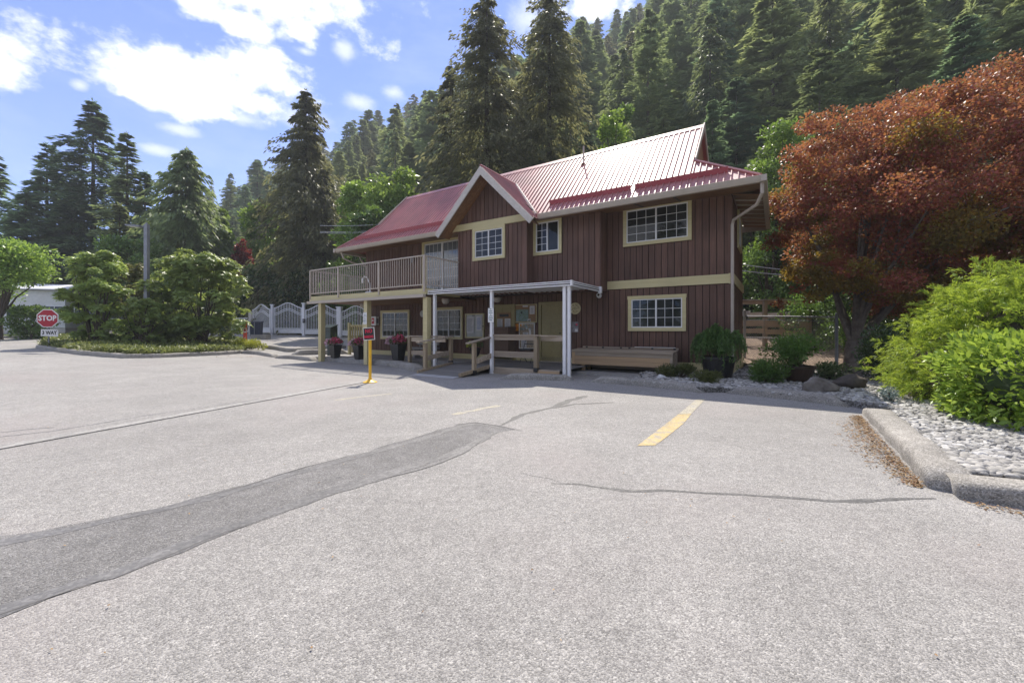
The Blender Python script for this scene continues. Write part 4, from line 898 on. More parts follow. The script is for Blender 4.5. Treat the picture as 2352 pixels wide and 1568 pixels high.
P, d, nn = mound(160, (.05, 0, .55), (.2, .2, .2)); link('foliage', leafs(P, d, nn, .09, .035, 'foliage', leaf_g), o)
# white gooseneck toy on the balcony
o = hthing('balcony_ornament', 'small white bent-neck ornament on the balcony floor behind the railing', 'ornament', -14.0, 11.0, 2.63)
m = MB(); m.lathe([(.20, 0), (.22, .1), (.15, .2), (.05, .22)], k=14); m.build('ornament_body', whitep, o); m = MB(); m.tube([(.05, 0, .2), (.02, 0, .55), (-.12, 0, .8), (-.3, 0, .86), (-.4, 0, .75), (-.42, 0, .6)], [.03, .025, .02, .025, .05, .06], 8); m.build('neck', whitep, o)
# no parking sign
o = thing('no_parking_sign', 'black and red NO PARKING sign on a short yellow pole with a round base', 'sign', gp(850, 878), R(-4))
m = MB(); m.lathe([(.17, 0), (.17, .015), (.15, .02), (.10, .045), (.055, .07), (.04, .11)], k=28); m.build('base', yellowm, o); m = MB(); m.lathe([(.036, .05), (.036, 1.06)], k=16); m.build('pole', yellowm, o)
sg = bx('sign_plate', o, (-.01, -.045, 1.20), (.285, .012, .31), signw, (0, R(-4), 0)); 
pan = MB().box((0, 0, 0), (.255, .006, .28)).build('sign_face', signblk, o, (-.01, -.052, 1.20), (0, R(-4), 0))
text('NO', 'lettering', o, (-.012, -.0575, 1.262), .125, redprint, (R(90), R(-4), 0), .004, sx=.9); text('PARKING', 'lettering', o, (-.008, -.0575, 1.125), .085, redprint, (R(90), R(-4), 0), .004, sx=.66)
# mail box pedestal and picket screen left of the patio
g0 = frame(757, 19.2); o = thing('mail_pedestal', 'dark green metal mail box on a post behind the left flower pot', 'mail box', g0, R(-20))
bx('post', o, (0, 0, .42), (.14, .14, .84), greenbox); m = MB(); m.slab([(-.26, -.22, .84), (-.26, .22, .84), (-.26, .22, 1.46), (-.26, -.22, 1.32)], (.52, 0, 0)); m.build('box', greenbox, o); bx('lid', o, (0, .0, 1.41), (.56, .5, .03), greenbox, (R(17), 0, 0)); bx('slot', o, (0, -.225, 1.18), (.36, .01, .05), blackm)
o = hthing('picket_screen', 'short cream picket fence with a slatted top between the patio and the drive', 'fence', -16.75, 12.45, float(lot(*FD(-16.75, 12.45)[:2])))
for x in (-.55, .55): bx('post', o, (x, 0, .80), (.12, .12, 1.6), cream)
for z in (.25, .72, 1.45): bx('rail', o, (0, 0, z), (1.0, .05, .10), cream)
for i in range(6): bx('picket', o, (-.44+i*.176, -.036, .82), (.10, .022, 1.28), creamd)
# ------------------------------------------------------------------ white gates at the top of the drive
GY = 33.0
def gate_panel(name, label, px0, px1, zs, zp, base, arch=True, y0=GY, y1=GY, grp='white arched metal gates at the top of the drive', lattice=True):
    A = frame(px0, y0); B = frame(px1, y1); zb = A.z; B.z = zb; d = B-A; W = d.length; ang = math.atan2(d.y, d.x)
    o = thing(name, label, 'gate', A, ang, grp)
    top = (lambda t: zs+(zp-zs)*.5*(1-math.cos(2*math.pi*t))) if arch else (lambda t: zs)
    bx('kick_panel', o, (W/2, 0, base/2+.12), (W-.06, .05, base-.02), whitep)
    def rail(dz, r_, nm): m = MB(); m.tube([(W*t, 0, top(t)-dz) for t in np.linspace(0.01, .99, 22)], r_, 6); m.build(nm, whitem, o)
    if arch: rail(0, .035, 'top_rail'); rail(.45, .025, 'arch_rail'); rail(.58, .025, 'arch_rail')
    else: rail(0, .03, 'top_rail')
    bx('bottom_rail', o, (W/2, 0, base+.16), (W-.06, .05, .06), whitem)
    n = max(6, int(W/.125))
    for i in range(1, n):
        t = i/n; z1 = top(t); bx('picket', o, (W*t, 0, (base+.18+z1)/2), (.028, .022, z1-base-.18), whitem)
    for x in (.03, W-.03): bx('stile', o, (x, 0, (zs+.1)/2), (.06, .05, zs-.1), whitem)
    return o
def gate_post(px, label, wd, ht, mat=whitem, y=GY):
    o = thing('gate_post', label, 'post', frame(px, y), 0, 'white posts of the gates'); bx('shaft', o, (0, 0, ht/2), (wd, wd, ht), mat); bx('cap', o, (0, 0, ht+.04), (wd+.08, wd+.08, .08), mat); return o
gate_panel('low_fence_panel', 'low straight white fence panel left of the small arched gate', 531, 573, 1.25, 1.25, .3, arch=False)
gate_panel('pedestrian_gate', 'narrow arched white gate with a dark bin in front', 580, 621, 1.95, 2.35, .35, y0=GY, y1=GY-.8)
gate_panel('arched_gate', 'widest arched white gate in full view', 629, 694, 2.15, 2.55, .35)
gate_panel('arched_gate', 'arched white gate partly hidden by the balcony corner post', 701, 775, 2.05, 2.5, .35)
gate_panel('arched_gate', 'arched white gate behind the cream picket screen', 784, 850, 2.05, 2.5, .35)
gate_post(576.5, 'white gate post at the left of the narrow gate', .26, 1.75, barge); gate_post(625, 'white gate post between the narrow and the widest gate', .16, 2.35); gate_post(697.5, 'tall white gate post right of the widest gate', .18, 2.55); gate_post(779.5, 'thick white gate pillar behind the mail box', .34, 2.35); gate_post(853, 'white gate post hidden behind the balcony', .2, 2.4)
o = thing('keypad_box', 'small black keypad box on the tall gate post', 'keypad', frame(698, GY-.18, 1.05), 0); bx('case', o, (0, 0, .15), (.16, .12, .32), blackm); bx('key_panel', o, (0, -.063, .18), (.1, .008, .14), greyprint)
o = thing('wheelie_bin', 'dark blue lidded bin in front of the narrow gate', 'bin', frame(589, 30.6), R(15)); m = MB(); m.box((0, 0, .5), (.62, .62, 1.0), taper=1.12); m.build('body', bluebin, o); bx('lid', o, (0, 0, 1.04), (.74, .76, .08), bluebin, (R(6), 0, 0)); m = MB(); m.tube([(-.3, .36, 1.0), (.3, .36, 1.0)], .025, 6); m.build('handle', bluebin, o)
o = thing('concrete_block', 'flat concrete block on the drive by the narrow gate', 'block', frame(599, 28.3), R(-5)); m = MB(); m.box((0, 0, .15), (1.1, .5, .3)); m.build('concrete_block_body', concrete, o)
o = thing('thin_pole', 'thin grey pole beside the dark bin', 'pole', frame(596-12, 29.0), 0); m = MB(); m.lathe([(.02, 0), (.02, 1.55)], k=8); m.build('shaft', greym, o); bx('cap', o, (0, 0, 1.57), (.06, .06, .05), greym)
# ------------------------------------------------------------------ island: signs, lamp, marker
S0 = frame(112, 18.5)
o = thing('stop_sign', 'red octagonal STOP sign with a 3 WAY plate at the left end of the island', 'stop sign', S0, R(12)); S0z = S0.z
zc = CAMH+26*18.5/947-S0z
m = MB(); m.lathe([(.03, 0), (.03, zc+.3)], k=8); m.build('pole', greym, o)
def octa(r_, y, th): 
    return MB().slab([(r_*math.cos(R(22.5+45*i)), y, r_*math.sin(R(22.5+45*i))) for i in range(8)][::-1], (0, th, 0))
octa(.435, -.06, .02).build('plate_edge', signw, o, (0, 0, zc)); octa(.395, -.068, .007).build('plate', redsign, o, (0, 0, zc))
text('STOP', 'lettering', o, (0, -.071, zc), .325, signw, bold=.012, sx=.85)
bx('way_plate', o, (.07, -.05, zc-.65), (.64, .02, .30), signw, (0, R(3), 0)); text('3 WAY', 'lettering', o, (.07, -.063, zc-.65), .225, signblk, bold=.008, sx=.78)
lp = frame(337, 20.3); o = thing('street_lamp', 'tall square grey lamp post with a flat lamp head among the rhododendrons', 'street lamp', lp, 0)
m = MB(); m.box((0, 0, 3.05), (.165, .165, 6.1)); m.build('pole', greym, o); m = MB(); m.tube([(0, 0, 5.98), (-.25, 0, 6.0)], .035, 6); m.build('arm', greym, o); bx('lamp_head', o, (-.58, 0, 6.02), (.7, .34, .07), greym, (0, R(4), 0)); bx('lens', o, (-.6, 0, 5.975), (.5, .26, .02), signw, (0, R(4), 0)); bx('sensor', o, (0, 0, 6.14), (.07, .07, .08), greym)
o = thing('marker_post', 'orange-red flat marker post with white letters beside the yellow shrub', 'marker post', frame(563, 21.7), 0)
bx('blade', o, (0, 0, .72), (.18, .03, 1.44), orangem); bx('white_band', o, (0, -.017, 1.0), (.16, .006, .26), signw); text('FIRE', 'lettering', o, (0, -.02, 1.10), .085, signw, (R(90), R(90), 0), .003) if False else bx('white_mark', o, (.0, -.017, 1.28), (.09, .006, .18), M('pale_red_print', (.72, .35, .28)))
bx('red_print', o, (0, -.021, 1.0), (.10, .003, .14), redsign); m = MB(); m.box((-.0, -.017, .52), (.09, .006, .022), (0, R(35), 0)); m.box((-.0, -.017, .60), (.09, .006, .022), (0, R(-35), 0)); m.build('chevron', signw, o)
# ------------------------------------------------------------------ fences to the right of the house
FA, FB = Vector((8.52, 15.1, .08)), Vector((9.80, 12.45, .10))
o = thing('chain_link_fence', 'chain-link fence panel between the house corner and the red maple', 'fence', FA, math.atan2(FB.y-FA.y, FB.x-FA.x)); LL = (FB-FA).length; HF = 1.72
for x, hh in ((0, 1.95), (LL, 1.72)):
    m = MB(); m.lathe([(.045, 0), (.045, hh-.03), (.03, hh), (.0, hh+.015)], k=10); m.build('post', barge if x == 0 else greym, o, (x, 0, 0))
m = MB(); m.tube([(0, 0, HF), (LL, 0, HF-.12)], .022, 8); m.build('top_rail', greym, o); m = MB(); m.tube([(0, 0, HF-.14), (LL, 0, HF-.24)], .008, 5); m.build('tension_wire', greym, o)
m = MB(); k = 0; s_ = .085
for i in range(-24, int(LL/s_)+2):
    for sg_ in (1, -1):
        x0 = i*s_ if sg_ > 0 else i*s_+HF; pts_ = []
        # clip the slanted wire to the panel
        za, zb = 0.03, HF-.06
        xa, xb = (x0+za*1.0, x0+zb) if sg_ > 0 else (x0-za, x0-zb)
        pa, pb = Vector((xa, 0, za)), Vector((xb, 0, zb))
        def clipx(p, q_, X): t = (X-p.x)/(q_.x-p.x); return p.lerp(q_, t)
        if min(xa, xb) > LL or max(xa, xb) < 0: continue
        if pa.x < 0: pa = clipx(pa, pb, 0)
        if pb.x < 0: pb = clipx(pa, pb, 0)
        if pa.x > LL: pa = clipx(pa, pb, LL)
        if pb.x > LL: pb = clipx(pa, pb, LL)
        if (pa-pb).length > .05: m.tube([pa+Vector((0, .004*sg_, 0)), pb+Vector((0, .004*sg_, 0))], .0035, 3, cap=False)
tag(m.build('wire_mesh', wirem, o), kind='stuff')
def wz(p): return float(mulz(p[0], p[1]))
o = thing('timber_rail_fence', 'brown timber rail fence with a flat top rail on the bank behind the chain-link', 'fence', at(1700, 690, 17.6)*1, 0); b0 = o.location.copy(); b0.z = .4; o.location = b0
prev = None
for i, (px, d) in enumerate(((1690, 18.5), (1757, 17.4), (1797, 17.2), (1858, 16.4))):
    p = at(px, 692, d)-b0
    bx('post', o, (p.x, p.y, p.z/2), (.14, .14, p.z), goldwood if i == 3 else oldwoodz)
    if prev is not None:
        dv = p-prev; a = math.atan2(dv.y, dv.x); Lx = math.hypot(dv.x, dv.y); mid = (p+prev)/2
        bx('cap_rail', o, (mid.x, mid.y, mid.z+.06), (Lx+.1, .18, .045), oldwood, (0, -math.atan2(dv.z, Lx), a)); bx('rail', o, (mid.x, mid.y, mid.z-.05), (Lx, .05, .16), goldwood, (0, -math.atan2(dv.z, Lx), a))
        for dz, hh in ((-.95, .26), (-1.28, .2)): bx('rail', o, (mid.x, mid.y-.09, mid.z+dz), (Lx+.05, .05, hh), goldwood, (0, 0, a))
        bx('far_rail', o, (mid.x, mid.y+1.2, mid.z-.52), (Lx*1.1, .05, .22), barge, (0, -.05, a))
    prev = p
o = thing('edging_timber', 'pale timber edging across the bark bank behind the chain-link fence', 'edging', at(1770, 775, 17.0), R(-20)); bx('board', o, (0, 0, 0), (4, .1, .07), signw)
# boulders
def boulder(name, label, x, y, z, s, mat, seed, grp=None):
    V, Fc = ico(3, seed, .10, s); m = MB(); rr = random.Random(seed*7)
    ax = [(Vector((rr.gauss(0, 1), rr.gauss(0, 1), rr.gauss(0, 1))).normalized(), rr.uniform(.5, .8)) for _ in range(9)]
    out = []
    for v in V:
        p = Vector((v[0]/s[0], v[1]/s[1], v[2]/s[2]))
        for a, k_ in ax:
            dd = p.dot(a)
            if dd > k_: p = p-a*(dd-k_)*.85
        out.append((p.x*s[0], p.y*s[1], p.z*s[2]))
    m.v = out; m.f = Fc; o = m.build(name, mat, None, (x, y, z), (0, 0, rr.uniform(-.4, .4)), True); return tag(o, label, 'rock', grp)
boulder('boulder', 'long grey boulder on the pebbles in front of the brown pot', 5.95, 7.95, .18, (.42, .26, .22), rockm, 4, 'boulders on the pebble bed')
boulder('boulder', 'dark round boulder in front of the maple trunk', 7.0, 8.6, .18, (.40, .28, .22), rockd, 9, 'boulders on the pebble bed')
boulder('white_rock', 'small white rock at the left end of the pebble bed', 3.68, 10.15, .10, (.13, .10, .13), rockw, 2)
boulder('boulder', 'flat brown boulder on the far verge behind the stop sign', *frame(232, 28.8)[:2], frame(232, 28.8).z+.15, (1.1, .6, .38), rockm, 12)
# planters on the right
o = thing('black_tub', 'wide black plastic tub with a drooping green conifer at the house corner', 'planter', (5.15, 10.3, .11), 0)
m = MB(); m.lathe([(.30, 0), (.31, .03), (.385, .46), (.41, .47), (.41, .52), (.37, .52), (.36, .46)], k=28); m.build('tub', blackm, o)
n = 250; P = []; Dv = []; Nn = []; Ls = []
weep = leafmat('weeping_foliage', [(.04, .095, .025), (.08, .17, .04), (.14, .24, .06)], (.22, .36, .07), tw=.3, rough=.5)
for i in range(n):
    a = rng.uniform(0, 6.283); r_ = rng.uniform(.06, .76); h0 = rng.uniform(.95, 1.2)+.25*rng.random()*(1-r_); drop = rng.uniform(.45, 1.0)*(.4+r_)
    ts = np.linspace(.05, 1, 34); x = .80*r_*1.05*(1-(1-ts)**1.8); z = .50+(h0-.50)*np.sin(np.minimum(ts*2.2, 1.57))-drop*np.maximum(0, ts-.35)**1.5*1.3
    pts_ = np.stack([x*math.cos(a), x*math.sin(a), z], 1); t = unit(np.gradient(pts_, axis=0))
    for k in range(5):
        P.append(pts_+rng.normal(size=pts_.shape)*.012); Dv.append(unit(t+rdir(len(t))*.7)); Nn.append(rdir(len(t))); Ls.append(rng.uniform(.03, .075, len(t)))
P, Dv, Nn, Ls = map(np.concatenate, (P, Dv, Nn, Ls)); link('drooping_foliage', leafs(P, Dv, Nn, Ls, .016, 'drooping_foliage', weep), o)
o = thing('brown_pot', 'low brown pot with a bushy green shrub in front of the chain-link fence', 'planter', (6.62, 9.55, .11), 0)
m = MB(); m.lathe([(.22, 0), (.25, .04), (.33, .30), (.36, .31), (.36, .36), (.31, .36), (.3, .3)], k=26); m.build('pot', browpot, o)
# ------------------------------------------------------------------ plants
def bush_leaves(blobs, n, L0, L1, wr, mat, name, out=1.0, up=.3, shell=.3, jit=.8, six=False, droop=0.0):
    w_ = np.array([b[3]*b[4]+b[3]*b[5]+b[4]*b[5] if len(b) > 4 else b[3]**2*3 for b in blobs]); w_ = w_/w_.sum()
    P = []; Dv = []
    for b, k in zip(blobs, rng.multinomial(n, w_)):
        r_ = np.array(b[3:6]) if len(b) > 4 else np.array([b[3]]*3)
        d = rdir(k); P.append(np.array(b[:3])+d*r_*(rng.random((k, 1))**shell)); Dv.append(d)
    P = np.concatenate(P); d = np.concatenate(Dv); k = len(P)
    Dv = unit(d*out+rdir(k)*jit+np.array([0, 0, up-droop])); Nn = unit(d*.6+rdir(k)*.7+np.array([0, 0, .6]))
    L_ = rng.uniform(L0, L1, k); return leafs(P, Dv, Nn, L_, L_*wr, name, mat, six)
P_ = lambda b: b
# potted shrub
shrubm = leafmat('shrub_leaf', [(.04, .085, .02), (.07, .14, .03), (.11, .19, .05)], (.22, .36, .05), tw=.4, rough=.4)
o = bpy.data.objects['brown_pot']
bl = [(rng.uniform(-.42, .42), rng.uniform(-.4, .35), rng.uniform(.5, .95), .24, .24, .2) for _ in range(16)]
link('shrub_foliage', bush_leaves(bl, 3600, .05, .09, .45, shrubm, 'shrub_foliage', shell=.5), o)
m = MB()
for b in bl: m.tube([(0, 0, .3), (b[0]*.5, b[1]*.5, .5), b[:3]], [.014, .01, .005], 5)
m.build('stems', bark, o)
def small_shrub(name, label, x, y, z, blobs, n, L0, L1, wr, mat, cat='shrub', grp=None, **kw):
    o = thing(name, label, cat, (x, y, z), 0, grp); link('foliage', bush_leaves(blobs, n, L0, L1, wr, mat, 'foliage', **kw), o)
    m = MB()
    for b in blobs[:10]: m.tube([(b[0]*.1, b[1]*.1, -.02), (b[0]*.6, b[1]*.6, b[2]*.55), b[:3]], [.02, .014, .006], 5)
    m.build('stems', bark, o); return o
junip = leafmat('juniper_foliage', [(.05, .065, .018), (.085, .10, .03), (.12, .13, .045)], (.16, .2, .04), tw=.3)
small_shrub('low_juniper', 'low dark spreading juniper beside the bench box leg', 4.15, 10.35, .1, [(rng.uniform(-.34, .34), rng.uniform(-.2, .2), rng.uniform(.08, .25), .16, .16, .09) for _ in range(12)], 3400, .05, .11, .16, junip, grp='low junipers on the pebble bed')
small_shrub('low_juniper', 'smaller low juniper nearest the wheel stop', 4.42, 9.35, .1, [(rng.uniform(-.22, .22), rng.uniform(-.15, .15), rng.uniform(.06, .18), .14, .14, .08) for _ in range(9)], 2400, .05, .10, .16, junip, grp='low junipers on the pebble bed')
globe = leafmat('globe_foliage', [(.04, .09, .02), (.075, .15, .03), (.12, .21, .045)], (.22, .36, .05), tw=.35)
small_shrub('round_shrub', 'rounded mid-green feathery shrub left of the brown pot', 5.75, 9.3, .1, [(0, 0, .2, .36, .34, .3)]+[(rng.uniform(-.26, .26), rng.uniform(-.26, .2), rng.uniform(.12, .4), .18, .18, .15) for _ in range(10)], 5200, .05, .10, .2, globe, up=.6)
varie = leafmat('variegated_leaf', [(.05, .09, .03), (.10, .16, .06), (.34, .38, .22)], (.25, .35, .1), tw=.35)
small_shrub('variegated_shrub', 'small pale-edged leafy shrub right of the brown pot', 7.65, 9.9, .1, [(rng.uniform(-.25, .25), rng.uniform(-.2, .2), rng.uniform(.1, .35), .16, .16, .14) for _ in range(9)], 1500, .05, .09, .45, varie)
bluem = leafmat('blue_grey_leaf', [(.09, .13, .13), (.14, .19, .18)], (.15, .2, .18), tw=.2)
small_shrub('blue_grey_shrub', 'tiny blue-grey shrub at the foot of the golden cypress', 6.22, 6.75, .1, [(rng.uniform(-.1, .1), rng.uniform(-.1, .1), rng.uniform(.05, .2), .1, .1, .09) for _ in range(6)], 900, .025, .05, .3, bluem)
glossd = leafmat('dark_gloss_leaf', [(0.029, 0.056, 0.019), (0.048, 0.088, 0.029), (0.08, 0.128, 0.048)], (.12, .2, .04), tw=.25, rough=.25, spec=.6)
small_shrub('dark_shrub', 'dark glossy-leaved shrub between the maple trunk and the golden cypress', 8.55, 9.4, .1, [(rng.uniform(-.4, .45), rng.uniform(-.4, .4), rng.uniform(.2, 1.15), .3, .3, .26) for _ in range(18)], 5200, .04, .08, .5, glossd)
small_shrub('dark_evergreen', 'tall dark evergreen mass behind the maple trunk', 12.6, 13.0, .2, [(rng.uniform(-1.9, 2.6), rng.uniform(-.9, .9), rng.uniform(.3, 2.3), .7, .6, .5) for _ in range(30)], 11000, .08, .16, .4, glossd)
small_shrub('bright_shrub', 'sunlit yellow-green shrub behind the chain-link fence', 11.9, 16.2, .3, [(rng.uniform(-.8, .8), rng.uniform(-.5, .5), rng.uniform(.4, 2.0), .45, .4, .4) for _ in range(16)], 4200, .07, .13, .5, shrubm)
small_shrub('bright_shrub', 'sunlit leafy shrub at the right of the maple trunk', 12.2, 14.6, .3, [(rng.uniform(-.8, 1.2), rng.uniform(-.5, .5), rng.uniform(.2, 1.3), .4, .4, .35) for _ in range(12)], 3000, .07, .13, .5, shrubm)
# golden thread cypress
goldm = leafmat('golden_thread_foliage', [(0.12, 0.2, 0.02), (0.2, 0.3, 0.028), (0.29, 0.4, 0.045), (0.4, 0.48, 0.07)], (0.52, 0.62, 0.07), tw=0.45, rough=.5, clump=2.2, cl=(.7, 1.3))
o = thing('golden_cypress', 'large feathery golden-green cypress mound behind the laurel', 'shrub', (8.65, 6.8, .1), 0)
bl = []
for i in range(460):
    d = rng.normal(size=3); d /= np.linalg.norm(d); d[2] = abs(d[2])
    r_ = rng.uniform(.72, 1.0); bl.append((d[0]*2.25*r_, d[1]*1.8*r_, .12+d[2]*2.4*r_))
P = []; Dv = []; Nn = []
for b in bl:
    dd = np.array(b)/np.linalg.norm(b); c = np.array(b)*rng.uniform(.90, 1.06)
    main = dd*.9+rng.normal(size=3)*.35+np.array([0, 0, .35]); main /= np.linalg.norm(main)
    for q_ in range(15):
        ax = main+rng.normal(size=3)*.5; ax /= np.linalg.norm(ax); Ls = rng.uniform(.13, .30); k = 36; t = rng.random((k, 1))
        st = c-dd*.28+rng.normal(size=3)*np.array([.16, .16, .12]); pos = st+ax*t*Ls-np.array([0, 0, 1])*(t**2)*Ls*.45
        tg = unit(ax-np.array([0, 0, .9])*t*1.0); P.append(pos+rng.normal(size=(k, 3))*.012); Dv.append(unit(tg+rdir(k)*.55)); Nn.append(rdir(k))
P, Dv, Nn = map(np.concatenate, (P, Dv, Nn)); keep = P[:, 2] > -.02; P, Dv, Nn = P[keep], Dv[keep], Nn[keep]
link('foliage', leafs(P, Dv, Nn, rng.uniform(.04, .10, len(P)), .011, 'foliage', goldm), o)
m = MB()
for b in bl[::6]: m.tube([(0, 0, 0), (b[0]*.5, b[1]*.5, b[2]*.4), (b[0]*.9, b[1]*.9, b[2]*.9)], [.05, .03, .008], 5)
m.build('stems', bark, o)
V, Fc = ico(2, 8, .08, (1.75, 1.35, 1.75)); mm_ = MB(); mm_.v = [(v[0], v[1], max(0, v[2])) for v in V]; mm_.f = Fc; mm_.build('shade_core', M('core_shade', (.07, .055, .03), (.03, .025, .012), rough=.9, scale=14, bump=.8), o)  # solid lump, its dark colour paints the shade between the golden sprays
# laurel: 300 nearest leaves one by one, the rest as one mass
laur = leafmat('laurel_leaf', [(0.1, 0.18, 0.02), (0.16, 0.26, 0.03), (0.24, 0.36, 0.05), (0.33, 0.42, 0.08)], (0.45, 0.58, 0.08), tw=0.38, rough=.35, spec=.45, clump=1.5)
o = thing('laurel_bush', 'bright green glossy laurel bush at the right edge above the pebbles', 'shrub', (6.88, 5.05, .1), 0)
n = 11000; d = rdir(n); rad = np.array([1.10, 1.05, .60]); lump = 1+.09*np.sin(d[:, :1]*7+1)*np.cos(d[:, 1:2]*6)+.06*np.sin(d[:, 2:3]*9)
P = np.array([0, 0, .54])+np.sign(d)*np.abs(d)**.66*rad*lump*(rng.random((n, 1))**.16)
ok = (P[:, 2] > .03); P, d = P[ok], d[ok]; n = len(P)
Dv = unit(d*.9+rdir(n)*.75+np.array([0, 0, .35])); Nn = unit(d*.5+np.array([0, 0, .9])+rdir(n)*.55); L_ = rng.uniform(.07, .135, n)
wpos = P+np.array([6.88, 5.05, .1]); dist = np.linalg.norm(wpos-np.array([0, 0, 1.3]), axis=1); facing = (d*(np.array([0, 0, 1.3])-wpos)).sum(1)
order = np.argsort(dist - facing*.35); nearl = order[:300]; rest = order[300:]
link('foliage', leafs(P[rest], Dv[rest], Nn[rest], L_[rest], L_[rest]*.40, 'foliage', laur, True), o)['kind'] = 'stuff'
one = leafs(np.zeros((1, 3)), np.array([[1., 0, 0]]), np.array([[0, 0, 1.]]), 1, .40, 'leaf', laur, True)
one_vars = []
for q_ in range(4):
    mt_ = leafmat('laurel_leaf_single', [[(.10, .18, .02)], [(.16, .26, .03)], [(.24, .36, .05)], [(.32, .41, .075)]][q_]*2, (.45, .58, .08), tw=.38, rough=.35, spec=.45); mq = one.copy(); mq.materials.clear(); mq.materials.append(mt_); one_vars.append(mq)
for i in nearl:
    x = Vector(Dv[i]); y = Vector(np.cross(Nn[i], Dv[i])).normalized(); z = x.cross(y)
    lo_ = link('leaf', one_vars[int(rng.integers(4))], o, tuple(P[i]), Matrix((x, y, z)).transposed().to_euler(), (L_[i],)*3)
m = MB()
for i in range(26):
    e = P[int(rng.integers(n))]*.85; m.tube([(0, 0, 0), (e[0]*.5, e[1]*.5, e[2]*.4), tuple(e)], [.02, .014, .006], 5)
m.build('stems', bark, o)
V, Fc = ico(2, 18, .06, (.88, .86, .5)); mm_ = MB(); mm_.v = [(v[0], v[1], max(0, v[2]+.5)) for v in V]; mm_.f = Fc; mm_.build('leaf_shade_core', M('inner_shade_leaf', (.02, .04, .01), (.035, .06, .015), rough=.8, scale=10, bump=.8), o)  # solid core, inner shade of the bush put into its dark colour
# leaf litter along the diagonal kerb
n = 2600; t = rng.random(n); a, b = np.array([5.25, 6.2]), np.array([3.38, 3.38]); w_ = np.abs(rng.normal(size=n))*.11*(.5+np.sin(t*3.1)); base = a+(b-a)*t[:, None]; nv = np.array([-.83, .55])
xy = base+nv*w_[:, None]; extra = np.stack([np.interp(rng.random(500), [0, 1], [3.4, 5.3]), np.zeros(500)], 1); extra[:, 1] = 3.12-(extra[:, 0]-3.4)*.6-np.abs(rng.normal(size=500))*.07; xy = np.concatenate([xy, extra]); n = len(xy)
P = np.concatenate([xy, np.full((n, 1), .006)+rng.random((n, 1))*.008], 1); Dv = rdir(n); Dv[:, 2] *= .15; Dv = unit(Dv)
litm = leafmat('dry_leaf_litter', [(.12, .065, .03), (.24, .15, .07), (.36, .25, .13), (.16, .06, .03)], (.3, .2, .1), tw=.1, rough=.8)
tag(link('leaf_litter', leafs(P, Dv, unit(np.array([0, 0, 1.])+rdir(n)*.5), rng.uniform(.015, .045, n), rng.uniform(.008, .02, n), 'leaf_litter', litm)), 'dry brown leaf litter along the diagonal kerb', None, None, 'stuff')
n = 260; c = gp(575, 822); P = np.stack([c.x+rng.normal(size=n)*1.0, c.y+rng.normal(size=n)*.5, np.full(n, .16)], 1); Dv = rdir(n); Dv[:, 2] *= .1
tag(link('leaf_litter', leafs(P, unit(Dv), np.tile([[0, 0, 1.]], (n, 1)), rng.uniform(.03, .07, n), .03, 'leaf_litter', litm)), 'a scatter of dry leaves at the end of the island kerb', None, None, 'stuff')

n = 420; X = rng.uniform(-7, 5, n); Yw = rng.uniform(1.6, 10, n); P = np.stack([X, Yw, np.full(n, .012)], 1); Dv = rdir(n); Dv[:, 2] *= .1
tag(link('grit', leafs(P, unit(Dv), np.tile([[0, 0, 1.]], (n, 1)), rng.uniform(.008, .03, n), rng.uniform(.003, .012, n), 'grit', litm)), 'scattered dry needles and grit on the asphalt', None, None, 'stuff')
# ------------------------------------------------------------------ broadleaf trees
def limbs(m, base, tips, r0, fork=.35, sag=.12, k=7):
    for tx in tips:
        tx = Vector(tx); b = Vector(base); f = b.lerp(tx, fork)+Vector((0, 0, (tx.z-b.z)*sag))
        mid = f.lerp(tx, .5)+Vector((random.uniform(-.2, .2), random.uniform(-.2, .2), .1)); m.tube([b, b.lerp(f, .5)+Vector((random.uniform(-.06, .06), random.uniform(-.06, .06), 0)), f, mid, tx], [r0, r0*.85, r0*.6, r0*.35, r0*.12], k)
# the red maple
o = thing('red_maple', 'large red-leaved maple with a wide crown at the right edge', 'tree', (9.55, 11.55, .1), 0)
mapm = leafmat('red_maple_leaf', [(0.16, 0.036, 0.038), (0.22, 0.05, 0.046), (0.28, 0.065, 0.052), (0.22, 0.1, 0.042), (0.15, 0.11, 0.035), (0.31, 0.06, 0.055), (0.17, 0.045, 0.042)], (0.54, 0.25, 0.08), tw=0.37, rough=.45, spec=.3, clump=1.1, cl=(.7, 1.3))
bl = []; bl2 = []
for q_ in range(150):      # loose tufts that break the outline
    a_ = rng.uniform(0, 1); px_ = rng.uniform(-1.1, 10); py_ = rng.uniform(-2.2, 1.5); tz = 1.2+(5.95+.19*(px_+1.2)+rng.uniform(-.3, .4))*(11.55+min(py_, 0))/11.55
    c_ = (px_, py_, tz) if a_ < .5 else (rng.uniform(-1.55, -1.0), rng.uniform(-1.6, 1.4), rng.uniform(2.0, 6.6)) if a_ < .85 else (rng.uniform(-1.2, 3), rng.uniform(-2.0, -1), rng.uniform(1.9, 2.6)); s_ = rng.uniform(.18, .4); (bl2 if c_[2] < 4 and rng.random() < .6 else bl).append((*c_, s_*1.1, s_, s_*.6))
